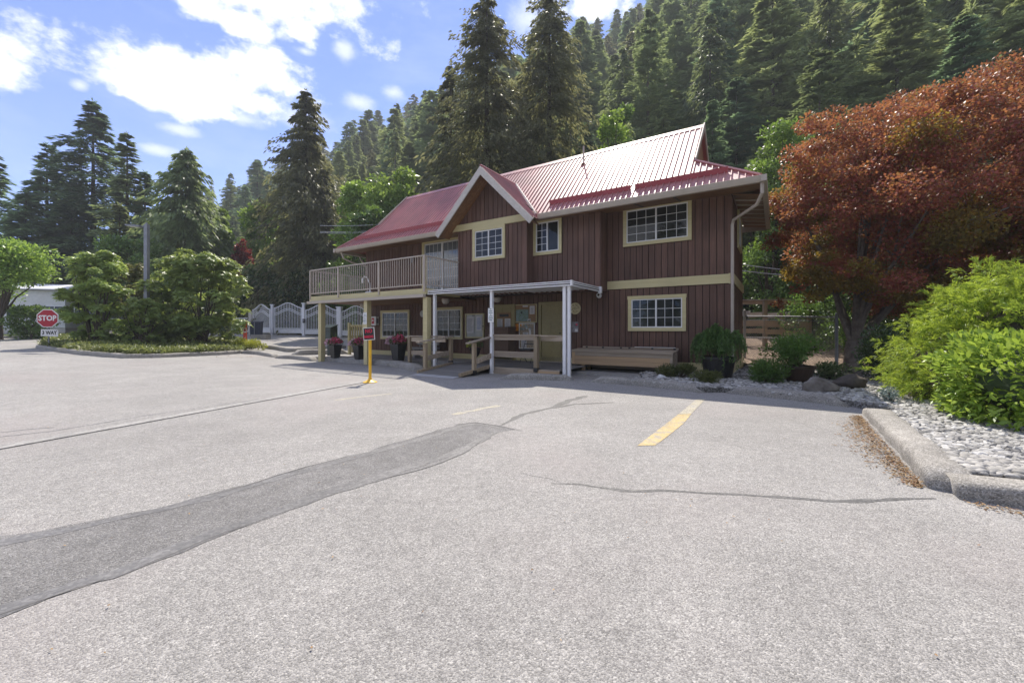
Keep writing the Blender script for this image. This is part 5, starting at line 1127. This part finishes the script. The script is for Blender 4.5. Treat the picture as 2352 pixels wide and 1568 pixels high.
while len(bl) < 500:
    p = np.array([rng.uniform(-1.2, 10.5), rng.uniform(-2.9, 3.2), rng.uniform(1.6, 10.5)])
    top = 1.2+(5.95+.19*(p[0]+1.2)+.35*math.sin(p[0]*2.1+p[1]))*(11.55+min(p[1], 0)*1.0)/11.55; cx = (p[0]-4.8)/6.1; cy = p[1]/3.2; cz = (p[2]-4.8)/(top-4.8+.3 if p[2] > 4.8 else 3.3)
    q_ = abs(cx)**3.6+abs(cy)**2.6+abs(cz)**3
    if q_ > 1 or (q_ < .3 and rng.random() < .6): continue
    s_ = rng.uniform(.4, .8); b_ = (p[0], p[1], p[2], s_*1.0, s_, s_*.62)
    (bl2 if (rng.random() < .16+max(0, (4.2-p[2])*.24) and p[0] < 6) else bl).append(b_)
link('crown', bush_leaves(bl, 290000, .055, .095, .72, mapm, 'crown', out=.8, up=-.15, shell=.5, jit=.9), o)
bronze = leafmat('backlit_bronze_leaf', [(.10, .06, .018), (.14, .11, .02), (.20, .15, .025), (.12, .13, .03), (.24, .10, .02)], (.55, .36, .05), tw=.42, rough=.5, spec=.3, clump=1.3)  # bronze of the lower leaves: light passing through them put into the colour
link('backlit_bronze', bush_leaves(bl2, 95000, .055, .09, .72, bronze, 'backlit_bronze', out=.8, up=-.15, shell=.5, jit=.9), o)
m = MB(); m.tube([(0, 0, -.05), (.0, 0, .3), (.01, 0, .62), (.06, .02, .85)], [.24, .215, .21, .19], 12)
limbs(m, (.03, 0, .7), [b[:3] for b in bl[150:] if b[0] < 4.2 and b[2] > 3.2][:15], .085, .35); m.build('trunk', barkm, o)
m = MB()
near_ = [b for b in bl[150:] if b[0] < 4.5]
for i in range(15, min(110, len(near_)), 3):
    e = near_[i]; q_ = near_[(i-15) % 15]; m.tube([(q_[0]*.5+.1, q_[1]*.5, 1.2+q_[2]*.45), ((q_[0]+e[0])*.5, (q_[1]+e[1])*.5, (q_[2]+e[2])*.5), e[:3]], [.028, .018, .006], 5)
m.build('branches', barkm, o)
# generic broadleaf tree
def broadleaf(name, label, px, py_top, Y, wpx, mat, n=5200, L=(.16, .30), grp=None, zbase=None, cat='tree', hmul=1.0, wr=.55, seed=0, low=.25, stretch=1.0, tr=.12):
    x = (px-1176)/947*Y; zb = float(terrain(np.array(x), np.array(Y))) if zbase is None else zbase
    if zbase is None and lot(x, Y) > .05: zb = float(lot(x, Y))
    zt = CAMH+(757-py_top)/947*Y; H = zt-zb; rad = wpx/947*Y/2
    o = thing(name, label, cat, (x, Y, zb), 0, grp); r_ = random.Random(seed+int(px)); bl = []
    K = 46
    for i in range(K):
        a = r_.uniform(0, 6.283); z = low+(1-low)*r_.random()**.8; rr = math.sqrt(max(.05, 1-((z-.45)/.58)**2))*r_.uniform(.45, 1)
        s_ = rad*r_.uniform(.2, .36); bl.append((rr*rad*math.cos(a)*.82, rr*rad*math.sin(a)*.82, min(z*H, H-s_*.7), s_, s_, s_*.75*stretch))
    link('crown', bush_leaves(bl, n, L[0], L[1], wr, mat, 'crown', shell=.4, up=.1, out=.7), o)
    m = MB(); m.tube([(0, 0, -.3), (0, 0, H*.2), (.05, .05, H*.42)], [tr*1.3, tr, tr*.8], 8); limbs(m, (0, 0, H*.22), [b[:3] for b in bl[:12]], tr*.6); m.build('trunk', bark, o); return o
brightm = leafmat('bright_leaf', [(0.075, 0.144, 0.022), (0.125, 0.225, 0.037), (0.2, 0.312, 0.056), (0.263, 0.375, 0.088)], (.38, .52, .08), tw=.42, rough=.4, clump=.5)
freshm = leafmat('fresh_green_leaf', [(.05, .10, .02), (.08, .15, .03), (.13, .21, .045)], (.30, .44, .07), tw=.4, rough=.4, clump=.6)
midm = leafmat('mid_green_leaf', [(0.053, 0.105, 0.024), (0.09, 0.165, 0.038), (0.15, 0.24, 0.06)], (.22, .34, .06), tw=.38, rough=.35, clump=.6)
rhodm = leafmat('rhododendron_leaf', [(0.11, 0.17, 0.04), (0.17, 0.245, 0.065), (0.24, 0.33, 0.095), (0.32, 0.4, 0.14)], (0.56, 0.66, 0.14), tw=0.48, rough=.35, spec=.45, clump=.9, cl=(.7, 1.3))
redm2 = leafmat('dark_red_leaf', [(.07, .012, .014), (.14, .02, .022), (.20, .035, .03)], (.35, .06, .04), tw=.35)
broadleaf('broadleaf_tree', 'sunlit broadleaf tree left of the roof behind the balcony', 905, 392, 33, 170, brightm, 9000, (.2, .4), 'sunlit broadleaf trees behind the building', seed=1)
broadleaf('broadleaf_tree', 'sunlit broadleaf tree between the tall cedar and the roof', 825, 425, 34, 130, brightm, 7000, (.2, .4), 'sunlit broadleaf trees behind the building', seed=2)
broadleaf('broadleaf_tree', 'rounded darker broadleaf tree low behind the balcony end', 850, 480, 30, 130, midm, 6000, (.18, .35), 'sunlit broadleaf trees behind the building', seed=3)
broadleaf('broadleaf_tree', 'bright green tree just above the roof ridge', 1408, 262, 27, 120, brightm, 7500, (.16, .3), 'sunlit broadleaf trees behind the building', seed=4)
broadleaf('broadleaf_tree', 'dark green tree top right of the bright one above the ridge', 1425, 240, 30, 90, midm, 4500, (.16, .3), 'sunlit broadleaf trees behind the building', seed=5)
broadleaf('broadleaf_tree', 'bright broadleaf tree between the right eaves and the maple', 1795, 290, 22, 200, freshm, 11000, (.12, .22), 'sunlit broadleaf trees behind the building', seed=6, low=.4)
broadleaf('broadleaf_tree', 'dark leafy tree under the right eaves', 1765, 430, 21.5, 170, midm, 8000, (.12, .22), 'sunlit broadleaf trees behind the building', seed=7, low=.02)
broadleaf('broadleaf_tree', 'shaded tree behind the maple trunk', 1880, 520, 21, 190, glossd, 8000, (.12, .22), None, seed=17, low=.02)
broadleaf('broadleaf_tree', 'bright yellow-green tree left of the tall cedar', 600, 470, 44, 110, brightm, 6500, (.25, .45), 'bright trees beyond the gates', seed=8)
broadleaf('broadleaf_tree', 'slim bright green tree beside the dark conifer', 505, 485, 40, 60, brightm, 4500, (.2, .4), 'bright trees beyond the gates', seed=9)
broadleaf('broadleaf_tree', 'pale green tree behind the street lamp', 300, 545, 33, 150, midm, 7000, (.2, .35), 'bright trees beyond the gates', seed=10)
broadleaf('red_leaf_tree', 'small dark red tree between the conifers and the tall cedar', 553, 552, 39, 60, redm2, 4200, (.2, .35), None, seed=11)
broadleaf('broadleaf_tree', 'light green tree at the left edge above the mobile home', 0, 552, 25.5, 230, brightm, 15000, (.13, .24), None, seed=12, low=.46)
broadleaf('roadside_shrub', 'green shrub left of the stop sign', 72, 702, 26, 90, midm, 5000, (.1, .2), None, cat='shrub', seed=13, low=.05, tr=.05)
broadleaf('shaded_shrub', 'dark shrub behind the white gates on the left', 600, 610, 37, 130, glossd, 6000, (.2, .35), 'dark shrubs behind the gates', cat='shrub', seed=14, low=.02)
broadleaf('shaded_shrub', 'dark shrub behind the widest white gate', 690, 620, 37.5, 130, glossd, 6000, (.2, .35), 'dark shrubs behind the gates', cat='shrub', seed=15, low=.02)
broadleaf('shaded_shrub', 'dark shrub behind the balcony and the gates', 790, 600, 36.5, 150, midm, 6000, (.2, .35), 'dark shrubs behind the gates', cat='shrub', seed=16, low=.02)
# rhododendrons on the island
def rhodo(label, px, py_top, Y, wpx, n, seed, tilt=0, mat=rhodm, open_=.04):
    g = frame(px, Y, .12); zt = CAMH+(757-py_top)/947*Y; H = zt-g.z; rad = wpx/947*Y/2; r_ = random.Random(seed)
    o = thing('rhododendron', label, 'shrub', g, 0, 'rhododendrons on the planted island'); bl = []
    for i in range(120):
        a = r_.uniform(0, 6.283); z = open_+(1-open_)*r_.random()**.85; rr = math.sqrt(max(.06, 1-((z-.42)/.62)**2))*r_.uniform(.4, 1.06); s_ = rad*r_.uniform(.10, .24)
        bl.append((rr*rad*math.cos(a)*.85, rr*rad*math.sin(a)*.7, min(z*H, H-s_*.6)*r_.uniform(.93, 1.04), s_, s_, s_*.75))
    # rosettes: whorls of long leaves at shoot tips
    ks = n//9; P = []; Dv = []; Nn = []
    w_ = np.array([b[3]**2 for b in bl]); w_ /= w_.sum(); idx = rng.choice(len(bl), ks, p=w_); B = np.array(bl)[idx]; d = rdir(ks); d[:, 2] = np.where(d[:, 2] < -.3, -d[:, 2], d[:, 2]); c = B[:, :3]+d*B[:, 3:6]*(rng.random((ks, 1))**.3); ax = unit(d+np.array([0, 0, .7]))
    for k in range(9):
        q_ = rdir(ks); q_ = unit(q_-ax*(q_*ax).sum(1, keepdims=True)); P.append(c); Dv.append(unit(q_+ax*.25)); Nn.append(unit(ax+rdir(ks)*.25))
    P, Dv, Nn = map(np.concatenate, (P, Dv, Nn)); L_ = rng.uniform(.12, .22, len(P)); link('foliage', leafs(P, Dv, Nn, L_, L_*.33, 'foliage', mat), o)
    m = MB(); 
    for s0 in ((-.25, 0, 0), (.1, .1, 0), (.3, -.1, 0), (0, -.2, 0)): limbs(m, s0, [bl[r_.randrange(60)][:3] for _ in range(5)], .045, .4, .05, 6)
    m.build('stems', bark, o); return o
rhodo('tall leafy rhododendron right of the stop sign', 222, 585, 20.2, 150, 30000, 1)
rhodo('broad spreading rhododendron at the right end of the island', 462, 588, 21.6, 226, 42000, 2)
rhodo('bright rhododendron just right of the lamp post', 395, 600, 23.4, 130, 13000, 3)
sparse = leafmat('sparse_shrub_leaf', [(.09, .10, .03), (.15, .14, .05), (.12, .15, .04)], (.3, .3, .08), tw=.4)
rhodo('sparse brownish shrub in front of the lamp post', 300, 610, 21.8, 110, 6000, 4, mat=sparse)
rhodo('low leafy rhododendron between the two big ones', 330, 690, 19.8, 110, 6000, 5)
yel = leafmat('yellow_green_leaf', [(.26, .28, .03), (.38, .38, .05), (.20, .26, .04)], (.5, .5, .06), tw=.35)
g = frame(577, 21.3, .08); small_shrub('yellow_shrub', 'low yellow-green shrub at the right end of the island', g.x, g.y, g.z, [(rng.uniform(-.7, .6), rng.uniform(-.35, .35), rng.uniform(.1, .38), .24, .24, .16) for _ in range(14)], 3200, .05, .1, .5, yel)
g = frame(425, 24.0, .1); small_shrub('yellow_shrub', 'small sunlit yellow shrub seen under the broad rhododendron', g.x, g.y, g.z, [(rng.uniform(-.5, .5), rng.uniform(-.3, .3), rng.uniform(.3, .8), .24, .24, .2) for _ in range(8)], 1300, .06, .12, .5, yel)
# juniper ground cover on the island
poly = [(p.x, p.y) for p in ISL+isl_back]; xs_ = [p[0] for p in poly]; ys_ = [p[1] for p in poly]; pp = []
while len(pp) < 3000:
    x, y = random.uniform(min(xs_), max(xs_)), random.uniform(min(ys_), max(ys_))
    if inside(poly, x, y): pp.append((x, y, float(lot(x, y))+.12))
pp = np.array(pp); k = 14; c = np.repeat(pp, k, 0); n = len(c); d = rdir(n); d[:, 2] = np.abs(d[:, 2])*.5+.08; d = unit(d)
hgt = .12+.16*(.5+.5*np.sin(c[:, 0]*1.3)*np.cos(c[:, 1]*1.7)); c[:, 2] += rng.random(n)*hgt; c[:, :2] += rng.normal(size=(n, 2))*.07
coverm = leafmat('ground_cover_leaf', [(0.078, 0.104, 0.026), (0.13, 0.169, 0.046), (0.221, 0.247, 0.078), (0.286, 0.286, 0.104)], (.26, .3, .07), tw=.35, clump=.9, cl=(.65, 1.3))
tag(link('ground_cover', leafs(c, d, unit(np.array([0, 0, 1.])+rdir(n)*.5), rng.uniform(.10, .24, n), .05, 'ground_cover', coverm)), 'low feathery ground cover filling the island', None, None, 'stuff')
# lawn strip by the mobile home
pl = [frame(-120, 27.2), frame(330, 29.2), frame(330, 33.5), frame(-120, 33.5)]
sheet('lawn', pl, grassm, .05)
# ------------------------------------------------------------------ mobile home
A = frame(-170, 31); B = frame(150, 33.5); zb = .95; d = B-A; Wm = math.hypot(d.x, d.y); o = thing('mobile_home', 'white mobile home with a low metal roof behind the trees at the left edge', 'house', (A.x, A.y, zb), math.atan2(d.y, d.x))
HM = 4.1; bodyw = MB().box((Wm/2, 2.2, .5+1.5), (Wm, 4.4, 3.0)).build('wall', whitep, o); bx('skirting', o, (Wm/2, 2.2, .24), (Wm-.05, 4.35, .5), barge)
MB().slab([(-.3, -.5, 3.52), (Wm+.3, -.5, 3.52), (Wm+.3, 2.2, HM), (-.3, 2.2, HM)], (0, 0, .09)).build('roof', whitem, o); MB().slab([(-.3, 4.9, 3.52), (-.3, 2.2, HM), (Wm+.3, 2.2, HM), (Wm+.3, 4.9, 3.52)], (0, 0, .09)).build('roof', whitem, o)
for i in range(14): bx('siding_board', o, (Wm/2, -.012, .62+i*.205), (Wm, .024, .19), whitep)
for i in range(6):
    x = 1.2+i*2.1; wfr = MB(); wfr.box((0, -.05, .0), (1.7, .05, .06)); wfr.box((0, -.05, 1.0), (1.7, .05, .06)); wfr.box((-.83, -.05, .5), (.05, .05, .94)); wfr.box((.83, -.05, .5), (.05, .05, .94)); wfr.box((0, -.05, .5), (.04, .05, .94)); ww = wfr.build('window', whitem, o, (x, 0, 1.25)); bx('pane', ww, (0, -.035, .5), (1.6, .01, .94), glass)
for i in range(3): bx('step', o, (Wm-3.0, -.3-.28*i, .36-.15*i), (1.6, .27, .05), signw)
# ------------------------------------------------------------------ conifers
def conifer_mesh(name, seed, H, Rr, nb, ns, mat, style, ls, t0=.04, pw=.85, thin=None, wr=.28):
    g_ = np.random.default_rng(seed)
    t = t0+(1-t0)*(g_.random(nb)**1.15); t = np.clip(t, 0, .992); az = np.arange(nb)*2.39996+g_.normal(size=nb)*.5
    prof = (1-t)**pw
    lump = 1+.26*np.sin(az*2+seed)*np.cos(t*23+seed*2)+.16*np.sin(t*57+az*3)+.12*np.sin(t*11+seed+az)
    Lb = Rr*prof*lump*(g_.uniform(.62, 1.15, nb) if style != 'cedar' else g_.uniform(.42, 1.28, nb))+.12
    if thin is not None: Lb *= np.where((t > thin[0]) & (t < thin[1]), thin[2], 1)
    if style == 'spruce': a_, b_, dr, side = .10, .42, .25, .95
    elif style == 'fir': a_, b_, dr, side = .28, .42, .12, .9
    else: a_, b_, dr, side = .22, .75, .95, .55
    av = a_*g_.uniform(.3, 1.7, nb); bv = b_*g_.uniform(.45, 1.5, nb)
    bi = np.repeat(np.arange(nb), ns); n = nb*ns; s = .06+.94*g_.random(n)**.75
    o_ = np.stack([np.cos(az), np.sin(az), np.zeros(nb)], 1)[bi]; la = np.stack([-o_[:, 1], o_[:, 0], np.zeros(n)], 1)
    L_ = Lb[bi]; tt = t[bi]
    z = tt*H+L_*(av[bi]*s-bv[bi]*s*s*(1.15-.5*tt)) ; sp = (1-s)*.5+.12
    lat_off = g_.normal(size=n)*L_*.13*(1-s*.55)
    P = o_*(L_*s)[:, None]+la*lat_off[:, None]; P[:, 2] = z+g_.normal(size=n)*.04*L_
    Dv = o_*.75+la*(g_.uniform(-1, 1, n)*side)[:, None]; Dv[:, 2] += -dr*(.4+.9*g_.random(n))+(.0 if style == 'cedar' else .15*(1-s)); Dv = unit(Dv)
    Nn = np.zeros((n, 3)); Nn[:, 2] = 1; rd = g_.normal(size=(n, 3)); Nn = unit(Nn*(.9 if style != 'cedar' else .15)+unit(rd)*.6)
    ll = ls*g_.uniform(.6, 1.35, n)*(.75+.5*np.minimum(1, L_/Rr))
    # leader
    P = np.concatenate([P, np.stack([g_.normal(size=40)*.05, g_.normal(size=40)*.05, H*(.95+.05*g_.random(40))], 1)]); Dv = np.concatenate([Dv, unit(np.stack([g_.normal(size=40)*.6, g_.normal(size=40)*.6, np.full(40, .5)], 1))]); Nn = np.concatenate([Nn, unit(g_.normal(size=(40, 3)))]); ll = np.concatenate([ll, np.full(40, ls*.7)])
    return leafs(P, Dv, Nn, ll, ll*wr, name, mat)
def trunk_mesh(H, r0, mat=bark, fr=.97): return MB().tube([(0, 0, -1.5), (0, 0, H*.1), (0, 0, H*.5), (0, 0, H*fr)], [r0*1.15, r0, r0*.6, r0*.08], 8).mesh('trunk', mat, True)
firm = leafmat('fir_needles', [(0.065, 0.1, 0.045), (0.1, 0.145, 0.062), (0.14, 0.185, 0.085)], (0.4, 0.48, 0.18), tw=0.5, rough=.5, clump=.25, cl=(.65, 1.35))
sprm = leafmat('spruce_needles', [(0.055, 0.1, 0.055), (0.085, 0.14, 0.072), (0.12, 0.18, 0.095)], (0.32, 0.45, 0.2), tw=0.5, rough=.5, clump=.3, cl=(.65, 1.35))
cedm = leafmat('cedar_sprays', [(0.075, 0.085, 0.038), (0.115, 0.12, 0.055), (0.17, 0.165, 0.08)], (0.4, 0.4, 0.17), tw=0.48, rough=.5, clump=.45, cl=(.6, 1.35))
hemm = leafmat('light_hemlock_needles', [(0.1, 0.14, 0.05), (0.15, 0.19, 0.07), (0.2, 0.24, 0.095)], (0.46, 0.52, 0.19), tw=0.5, rough=.5, clump=.25, cl=(.65, 1.3))
def conifer(name, label, px, py_top, Y, wpx, style, mat, nb=340, ns=52, grp=None, seed=1, ls=None, thin=None, zb=None, pw=.85, t0=.04):
    x = (px-1176)/947*Y
    if zb is None: zb = float(terrain(np.array(x), np.array(Y))); zb = max(zb, float(lot(x, Y)))
    zt = CAMH+(757-py_top)/947*Y; H = zt-zb; Rr = wpx/947*Y/2
    o = thing(name, label, 'tree', (x, Y, zb), 0, grp)
    link('crown', conifer_mesh('crown', seed, H, Rr, nb, ns, mat, style, ls or .022*H*.9, thin=thin, pw=pw, t0=t0), o); link('trunk', trunk_mesh(H, .011*H+.1), o); return o
conifer('cedar', 'tallest dark cedar behind the front gable, its top out of frame', 1118, -8, 31.5, 350, 'cedar', cedm, 700, 90, 'tall dark cedars behind the building', 11, .36, pw=.5)
conifer('cedar', 'second tall dark cedar behind the roof vent pipe', 1262, -14, 33, 310, 'cedar', cedm, 660, 86, 'tall dark cedars behind the building', 12, .36, pw=.5)
conifer('cedar', 'shorter dark cedar filling the gap left of the tallest one', 1035, 150, 35, 215, 'cedar', cedm, 380, 60, 'tall dark cedars behind the building', 13, .42, pw=.7)
conifer('cedar', 'dark cedar between the two tallest ones', 1195, 170, 36, 215, 'cedar', cedm, 340, 56, 'tall dark cedars behind the building', 14, .42, pw=.7)
conifer('cedar', 'tall isolated dark cedar left of the balcony, behind the gates', 703, 208, 39, 285, 'cedar', cedm, 680, 84, None, 15, .40, pw=.66)
conifer('cedar', 'lower dark cedar at the right foot of the isolated tall one', 745, 385, 38, 130, 'cedar', cedm, 300, 50, None, 16, .42, pw=.7)
conifer('spruce', 'tallest ragged spruce in the group at the left', 214, 232, 47, 340, 'spruce', sprm, 520, 70, 'dark conifers on the left', 21, .62, thin=(.25, .55, .72), pw=.8)
conifer('spruce', 'spruce with a narrow top at the left of the tallest one', 108, 330, 46, 220, 'spruce', sprm, 420, 60, 'dark conifers on the left', 22, .6)
conifer('spruce', 'broad dark spruce low in the left group', 60, 440, 44, 260, 'spruce', sprm, 420, 52, 'dark conifers on the left', 23, .6)
conifer('spruce', 'spruce at the left edge of the picture', -10, 355, 46, 190, 'spruce', sprm, 300, 50, 'dark conifers on the left', 24, .6)
conifer('cedar', 'open-crowned conifer right of the tallest spruce', 292, 308, 43, 180, 'fir', firm, 420, 48, 'dark conifers on the left', 25, .55)
conifer('spruce', 'slim spruce right of the open-crowned conifer', 333, 395, 43, 140, 'spruce', sprm, 340, 44, 'dark conifers on the left', 26, .5)
conifer('cedar', 'dense cone-shaped dark conifer in the middle of the left group', 428, 343, 38, 265, 'cedar', firm, 560, 64, 'dark conifers on the left', 27, .5, pw=.66)
conifer('spruce', 'low dark conifer behind the tall rhododendron', 165, 420, 46, 260, 'spruce', sprm, 420, 52, 'dark conifers on the left', 28, .6)
conifer('spruce', 'pale green conifer behind the street lamp', 275, 470, 37, 120, 'spruce', hemm, 280, 48, 'dark conifers on the left', 29, .5)
conifer('spruce', 'dark conifer low in the left group behind the rhododendrons', 370, 500, 42, 120, 'spruce', sprm, 280, 46, 'dark conifers on the left', 30, .5)
# forest on the hillside: eight crowns shared by the trees
proto = []
for i in range(10):
    H = 20; st, mt = (('fir', firm), ('spruce', sprm), ('cedar', firm), ('fir', hemm), ('cedar', cedm), ('spruce', firm), ('fir', sprm), ('cedar', hemm), ('fir', firm), ('spruce', hemm))[i]
    proto.append((conifer_mesh('crown', 100+i, H, 3.3+.35*(i % 3), 330, 46, mt, st, .46, t0=.06, pw=.62+.06*(i % 4)), trunk_mesh(H, .26), st, mt))
cand = []; rr = random.Random(5); grid_ = {}
tries = 0
while tries < 60000:
    tries += 1
    F = rr.uniform(-150, 55); D = 26.5+ (118)*rr.random()**1.25
    p = FD(F, D); 
    if p.y < 18: continue
    px = 1176+947*p.x/p.y
    if px < 470 or px > 2430: continue
    if px < 1000 and D < 30: continue
    z = HK*max(0, D-HD0); sp = 4.2+p.y*.02
    key = (int(F//8), int(D//8)); okk = True
    for i in (-1, 0, 1):
        for j in (-1, 0, 1):
            for (f2, d2) in grid_.get((key[0]+i, key[1]+j), ()):
                if (f2-F)**2+(d2-D)**2 < sp*sp: okk = False
    if not okk: continue
    Hh = rr.uniform(14, 23)*float(np.interp(D, [26, 34, 50], [.45, .62, 1]))
    top = 757-947*(z+Hh-CAMH)/p.y; bot = 757-947*(z-CAMH)/p.y
    if bot < -40: continue
    grid_.setdefault(key, []).append((F, D)); cand.append((p.y, F, D, z, Hh, px, top))
cand.sort(); cand = cand[:296]
print('hill trees', len(cand), cand[-1][0])
desc = {'fir': 'fir', 'spruce': 'spruce', 'cedar': 'cedar'}
for i, (Y, F, D, z, Hh, px, top) in enumerate(cand):
    k = rr.randrange(10)
    if px > 1850 and rr.random() < .45: k = rr.choice((3, 7, 9))
    cm, tm, st, mt = proto[k]; p = FD(F, D, z)
    pale = mt in (hemm,)
    zone = ['in the far woods left of the isolated tall cedar', 'on the slope between the isolated cedar and the front gable', 'close behind the two tallest cedars', 'above the right half of the red roof', 'above the right eaves', 'above the left side of the red maple', 'at the top right corner above the maple'][int(np.searchsorted([720, 1000, 1345, 1640, 1900, 2130], px))]
    row = 'low' if D < 42 else 'mid-slope' if D < 70 else 'high'
    lab = row+(' pale green ' if pale else ' olive ' if mt is cedm else ' dark green ')+st+' '+zone
    o = thing({'fir': 'fir_tree', 'spruce': 'spruce_tree', 'cedar': 'cedar_tree'}[st], lab, 'tree', p, rr.uniform(0, 6.28), 'conifers on the hillside: '+lab)
    s = Hh/20; wd = s*rr.uniform(1.05, 1.6)
    c = link('crown', cm, o, scale=(wd, wd, s)); t_ = link('trunk', tm, o, scale=(s, s, s))
low = [conifer_mesh('low', 300+i, 12, 2.6, 120, 18, firm, ('fir', 'spruce', 'cedar')[i % 3], .52, t0=.03, pw=.7) for i in range(4)]
arrs = []
for m_ in low:
    a_ = np.empty(len(m_.vertices)*3, np.float32); m_.vertices.foreach_get('co', a_); arrs.append(a_.reshape(-1, 3))
vs = []; tries = 0; spots = []
while len(spots) < 420 and tries < 60000:
    tries += 1
    F = rr.uniform(-120, 55); D = 27+95*rr.random()**1.2; p = FD(F, D)
    if p.y < 20: continue
    px = 1176+947*p.x/p.y
    if px < 640 or px > 2420: continue
    if any((f2-F)**2+(d2-D)**2 < (2.2+p.y*.012)**2 for f2, d2 in spots[-400:]): continue
    if any((c[1]-F)**2+(c[2]-D)**2 < 2.0**2 for c in cand): continue
    spots.append((F, D)); a_ = arrs[rr.randrange(4)]; k_ = rr.uniform(.55, 1.15)*float(np.interp(D, [26, 40], [.55, 1])); an = rr.uniform(0, 6.28); c_, s_ = math.cos(an), math.sin(an)
    q_ = a_*k_; vs.append(np.stack([q_[:, 0]*c_-q_[:, 1]*s_+p.x, q_[:, 0]*s_+q_[:, 1]*c_+p.y, q_[:, 2]+HK*max(0, D-HD0)], 1))
V_ = np.concatenate(vs); n = len(V_)//4
me = bpy.data.meshes.new('young_wood'); me.vertices.add(n*4); me.vertices.foreach_set('co', V_.astype(np.float32).ravel()); me.loops.add(n*4); me.loops.foreach_set('vertex_index', np.arange(n*4, dtype=np.int32)); me.polygons.add(n); me.polygons.foreach_set('loop_start', np.arange(0, n*4, 4, dtype=np.int32)); me.update(calc_edges=True)
me.materials.append(leafmat('mixed_wood_needles', [(.07, .105, .045), (.11, .15, .065), (.15, .19, .085), (.12, .14, .06)], (.42, .48, .18), tw=.5, rough=.5, clump=.12, cl=(.6, 1.35)))
tag(link('young_wood', me), 'smaller trees crowding between the tall conifers of the hillside', None, None, 'stuff')
for i, (x, y, hh) in enumerate(((-30, -22, 17), (-23, -27, 20), (-17, -24, 15), (-11, -30, 21), (-6, -25, 18), (-1, -31, 22), (4, -26, 16), (9, -29, 20), (14, -24, 18), (20, -28, 21), (26, -25, 17), (-36, -30, 21))):
    cm, tm, st, mt = proto[i % 10]; s = hh/20
    o = thing('roadside_conifer', 'conifer across the lot behind the viewer, mirrored in the window panes', 'tree', (x, y, 0), i, 'conifers mirrored in the windows')
    link('crown', cm, o, scale=(s*1.3, s*1.3, s)); link('trunk', tm, o, scale=(s, s, s))
# understorey on the slope
n = 26000; F = rng.uniform(-60, 45, n); D = 24.5+ (60)*rng.random(n)**1.6; X = F*cT+D*sT; Yw = -F*sT+D*cT; ok = (Yw > 17) & (X/Yw < 1.45) & (X/Yw > -.62) & ((F < -1) | (D > 25)); X, Yw, D = X[ok], Yw[ok], D[ok]; n = len(X)
Z = HK*np.maximum(0, D-HD0)-.2; c = np.stack([X, Yw, Z+rng.random(n)*1.6], 1); dd = rdir(n); dd[:, 2] = np.abs(dd[:, 2])*.6
undm = leafmat('undergrowth_leaf', [(0.036, 0.065, 0.022), (0.063, 0.108, 0.036), (0.126, 0.18, 0.054)], (.14, .2, .04), tw=.3)
tag(link('undergrowth', leafs(c, unit(dd), unit(np.array([0, 0, 1.])+rdir(n)*.7), rng.uniform(.5, 1.1, n), .45, 'undergrowth', undm)), 'dark undergrowth between the trees of the hillside', None, None, 'stuff')
# overhead cables
def cable(label, A, B, sag, r_=.018):
    n = 16; pts_ = [A.lerp(B, i/n)-Vector((0, 0, sag*4*(i/n)*(1-i/n))) for i in range(n+1)]; c = A.copy()
    o = MB().tube([p-c for p in pts_], r_, 5).build('overhead_cable', cablem, None, c); tag(o, label, 'cable', 'overhead cables behind the building')
for py0, py1, lb in ((604, 622, 'upper'), (620, 630, 'lower')):
    cable(lb+' pale cable crossing the dark trees right of the house', at(1640, py0-8, 19), at(1960, py1+6, 19), .15)
for py0, lb in ((515, 'top'), (529, 'middle'), (532, 'lowest')):
    cable(lb+' pale cable between the tall cedar and the left roof end', at(735, py0+3, 29), at(905, py0-3, 29), .1)

# ------------------------------------------------------------------ summer haze in the valley air
hz = bpy.data.materials.new('haze_air'); nt, N, L, o_ = nodes_of(hz); pv = N('ShaderNodeVolumePrincipled'); pv.inputs['Color'].default_value = (.86, .92, 1, 1); pv.inputs['Density'].default_value = HAZE; pv.inputs['Anisotropy'].default_value = .2; L(pv.outputs[0], o_.inputs['Volume'])
hb = MB().box((0, 60, 79), (1000, 800, 164)).build('haze', hz); tag(hb, 'thin pale summer haze over the valley', None, None, 'stuff')
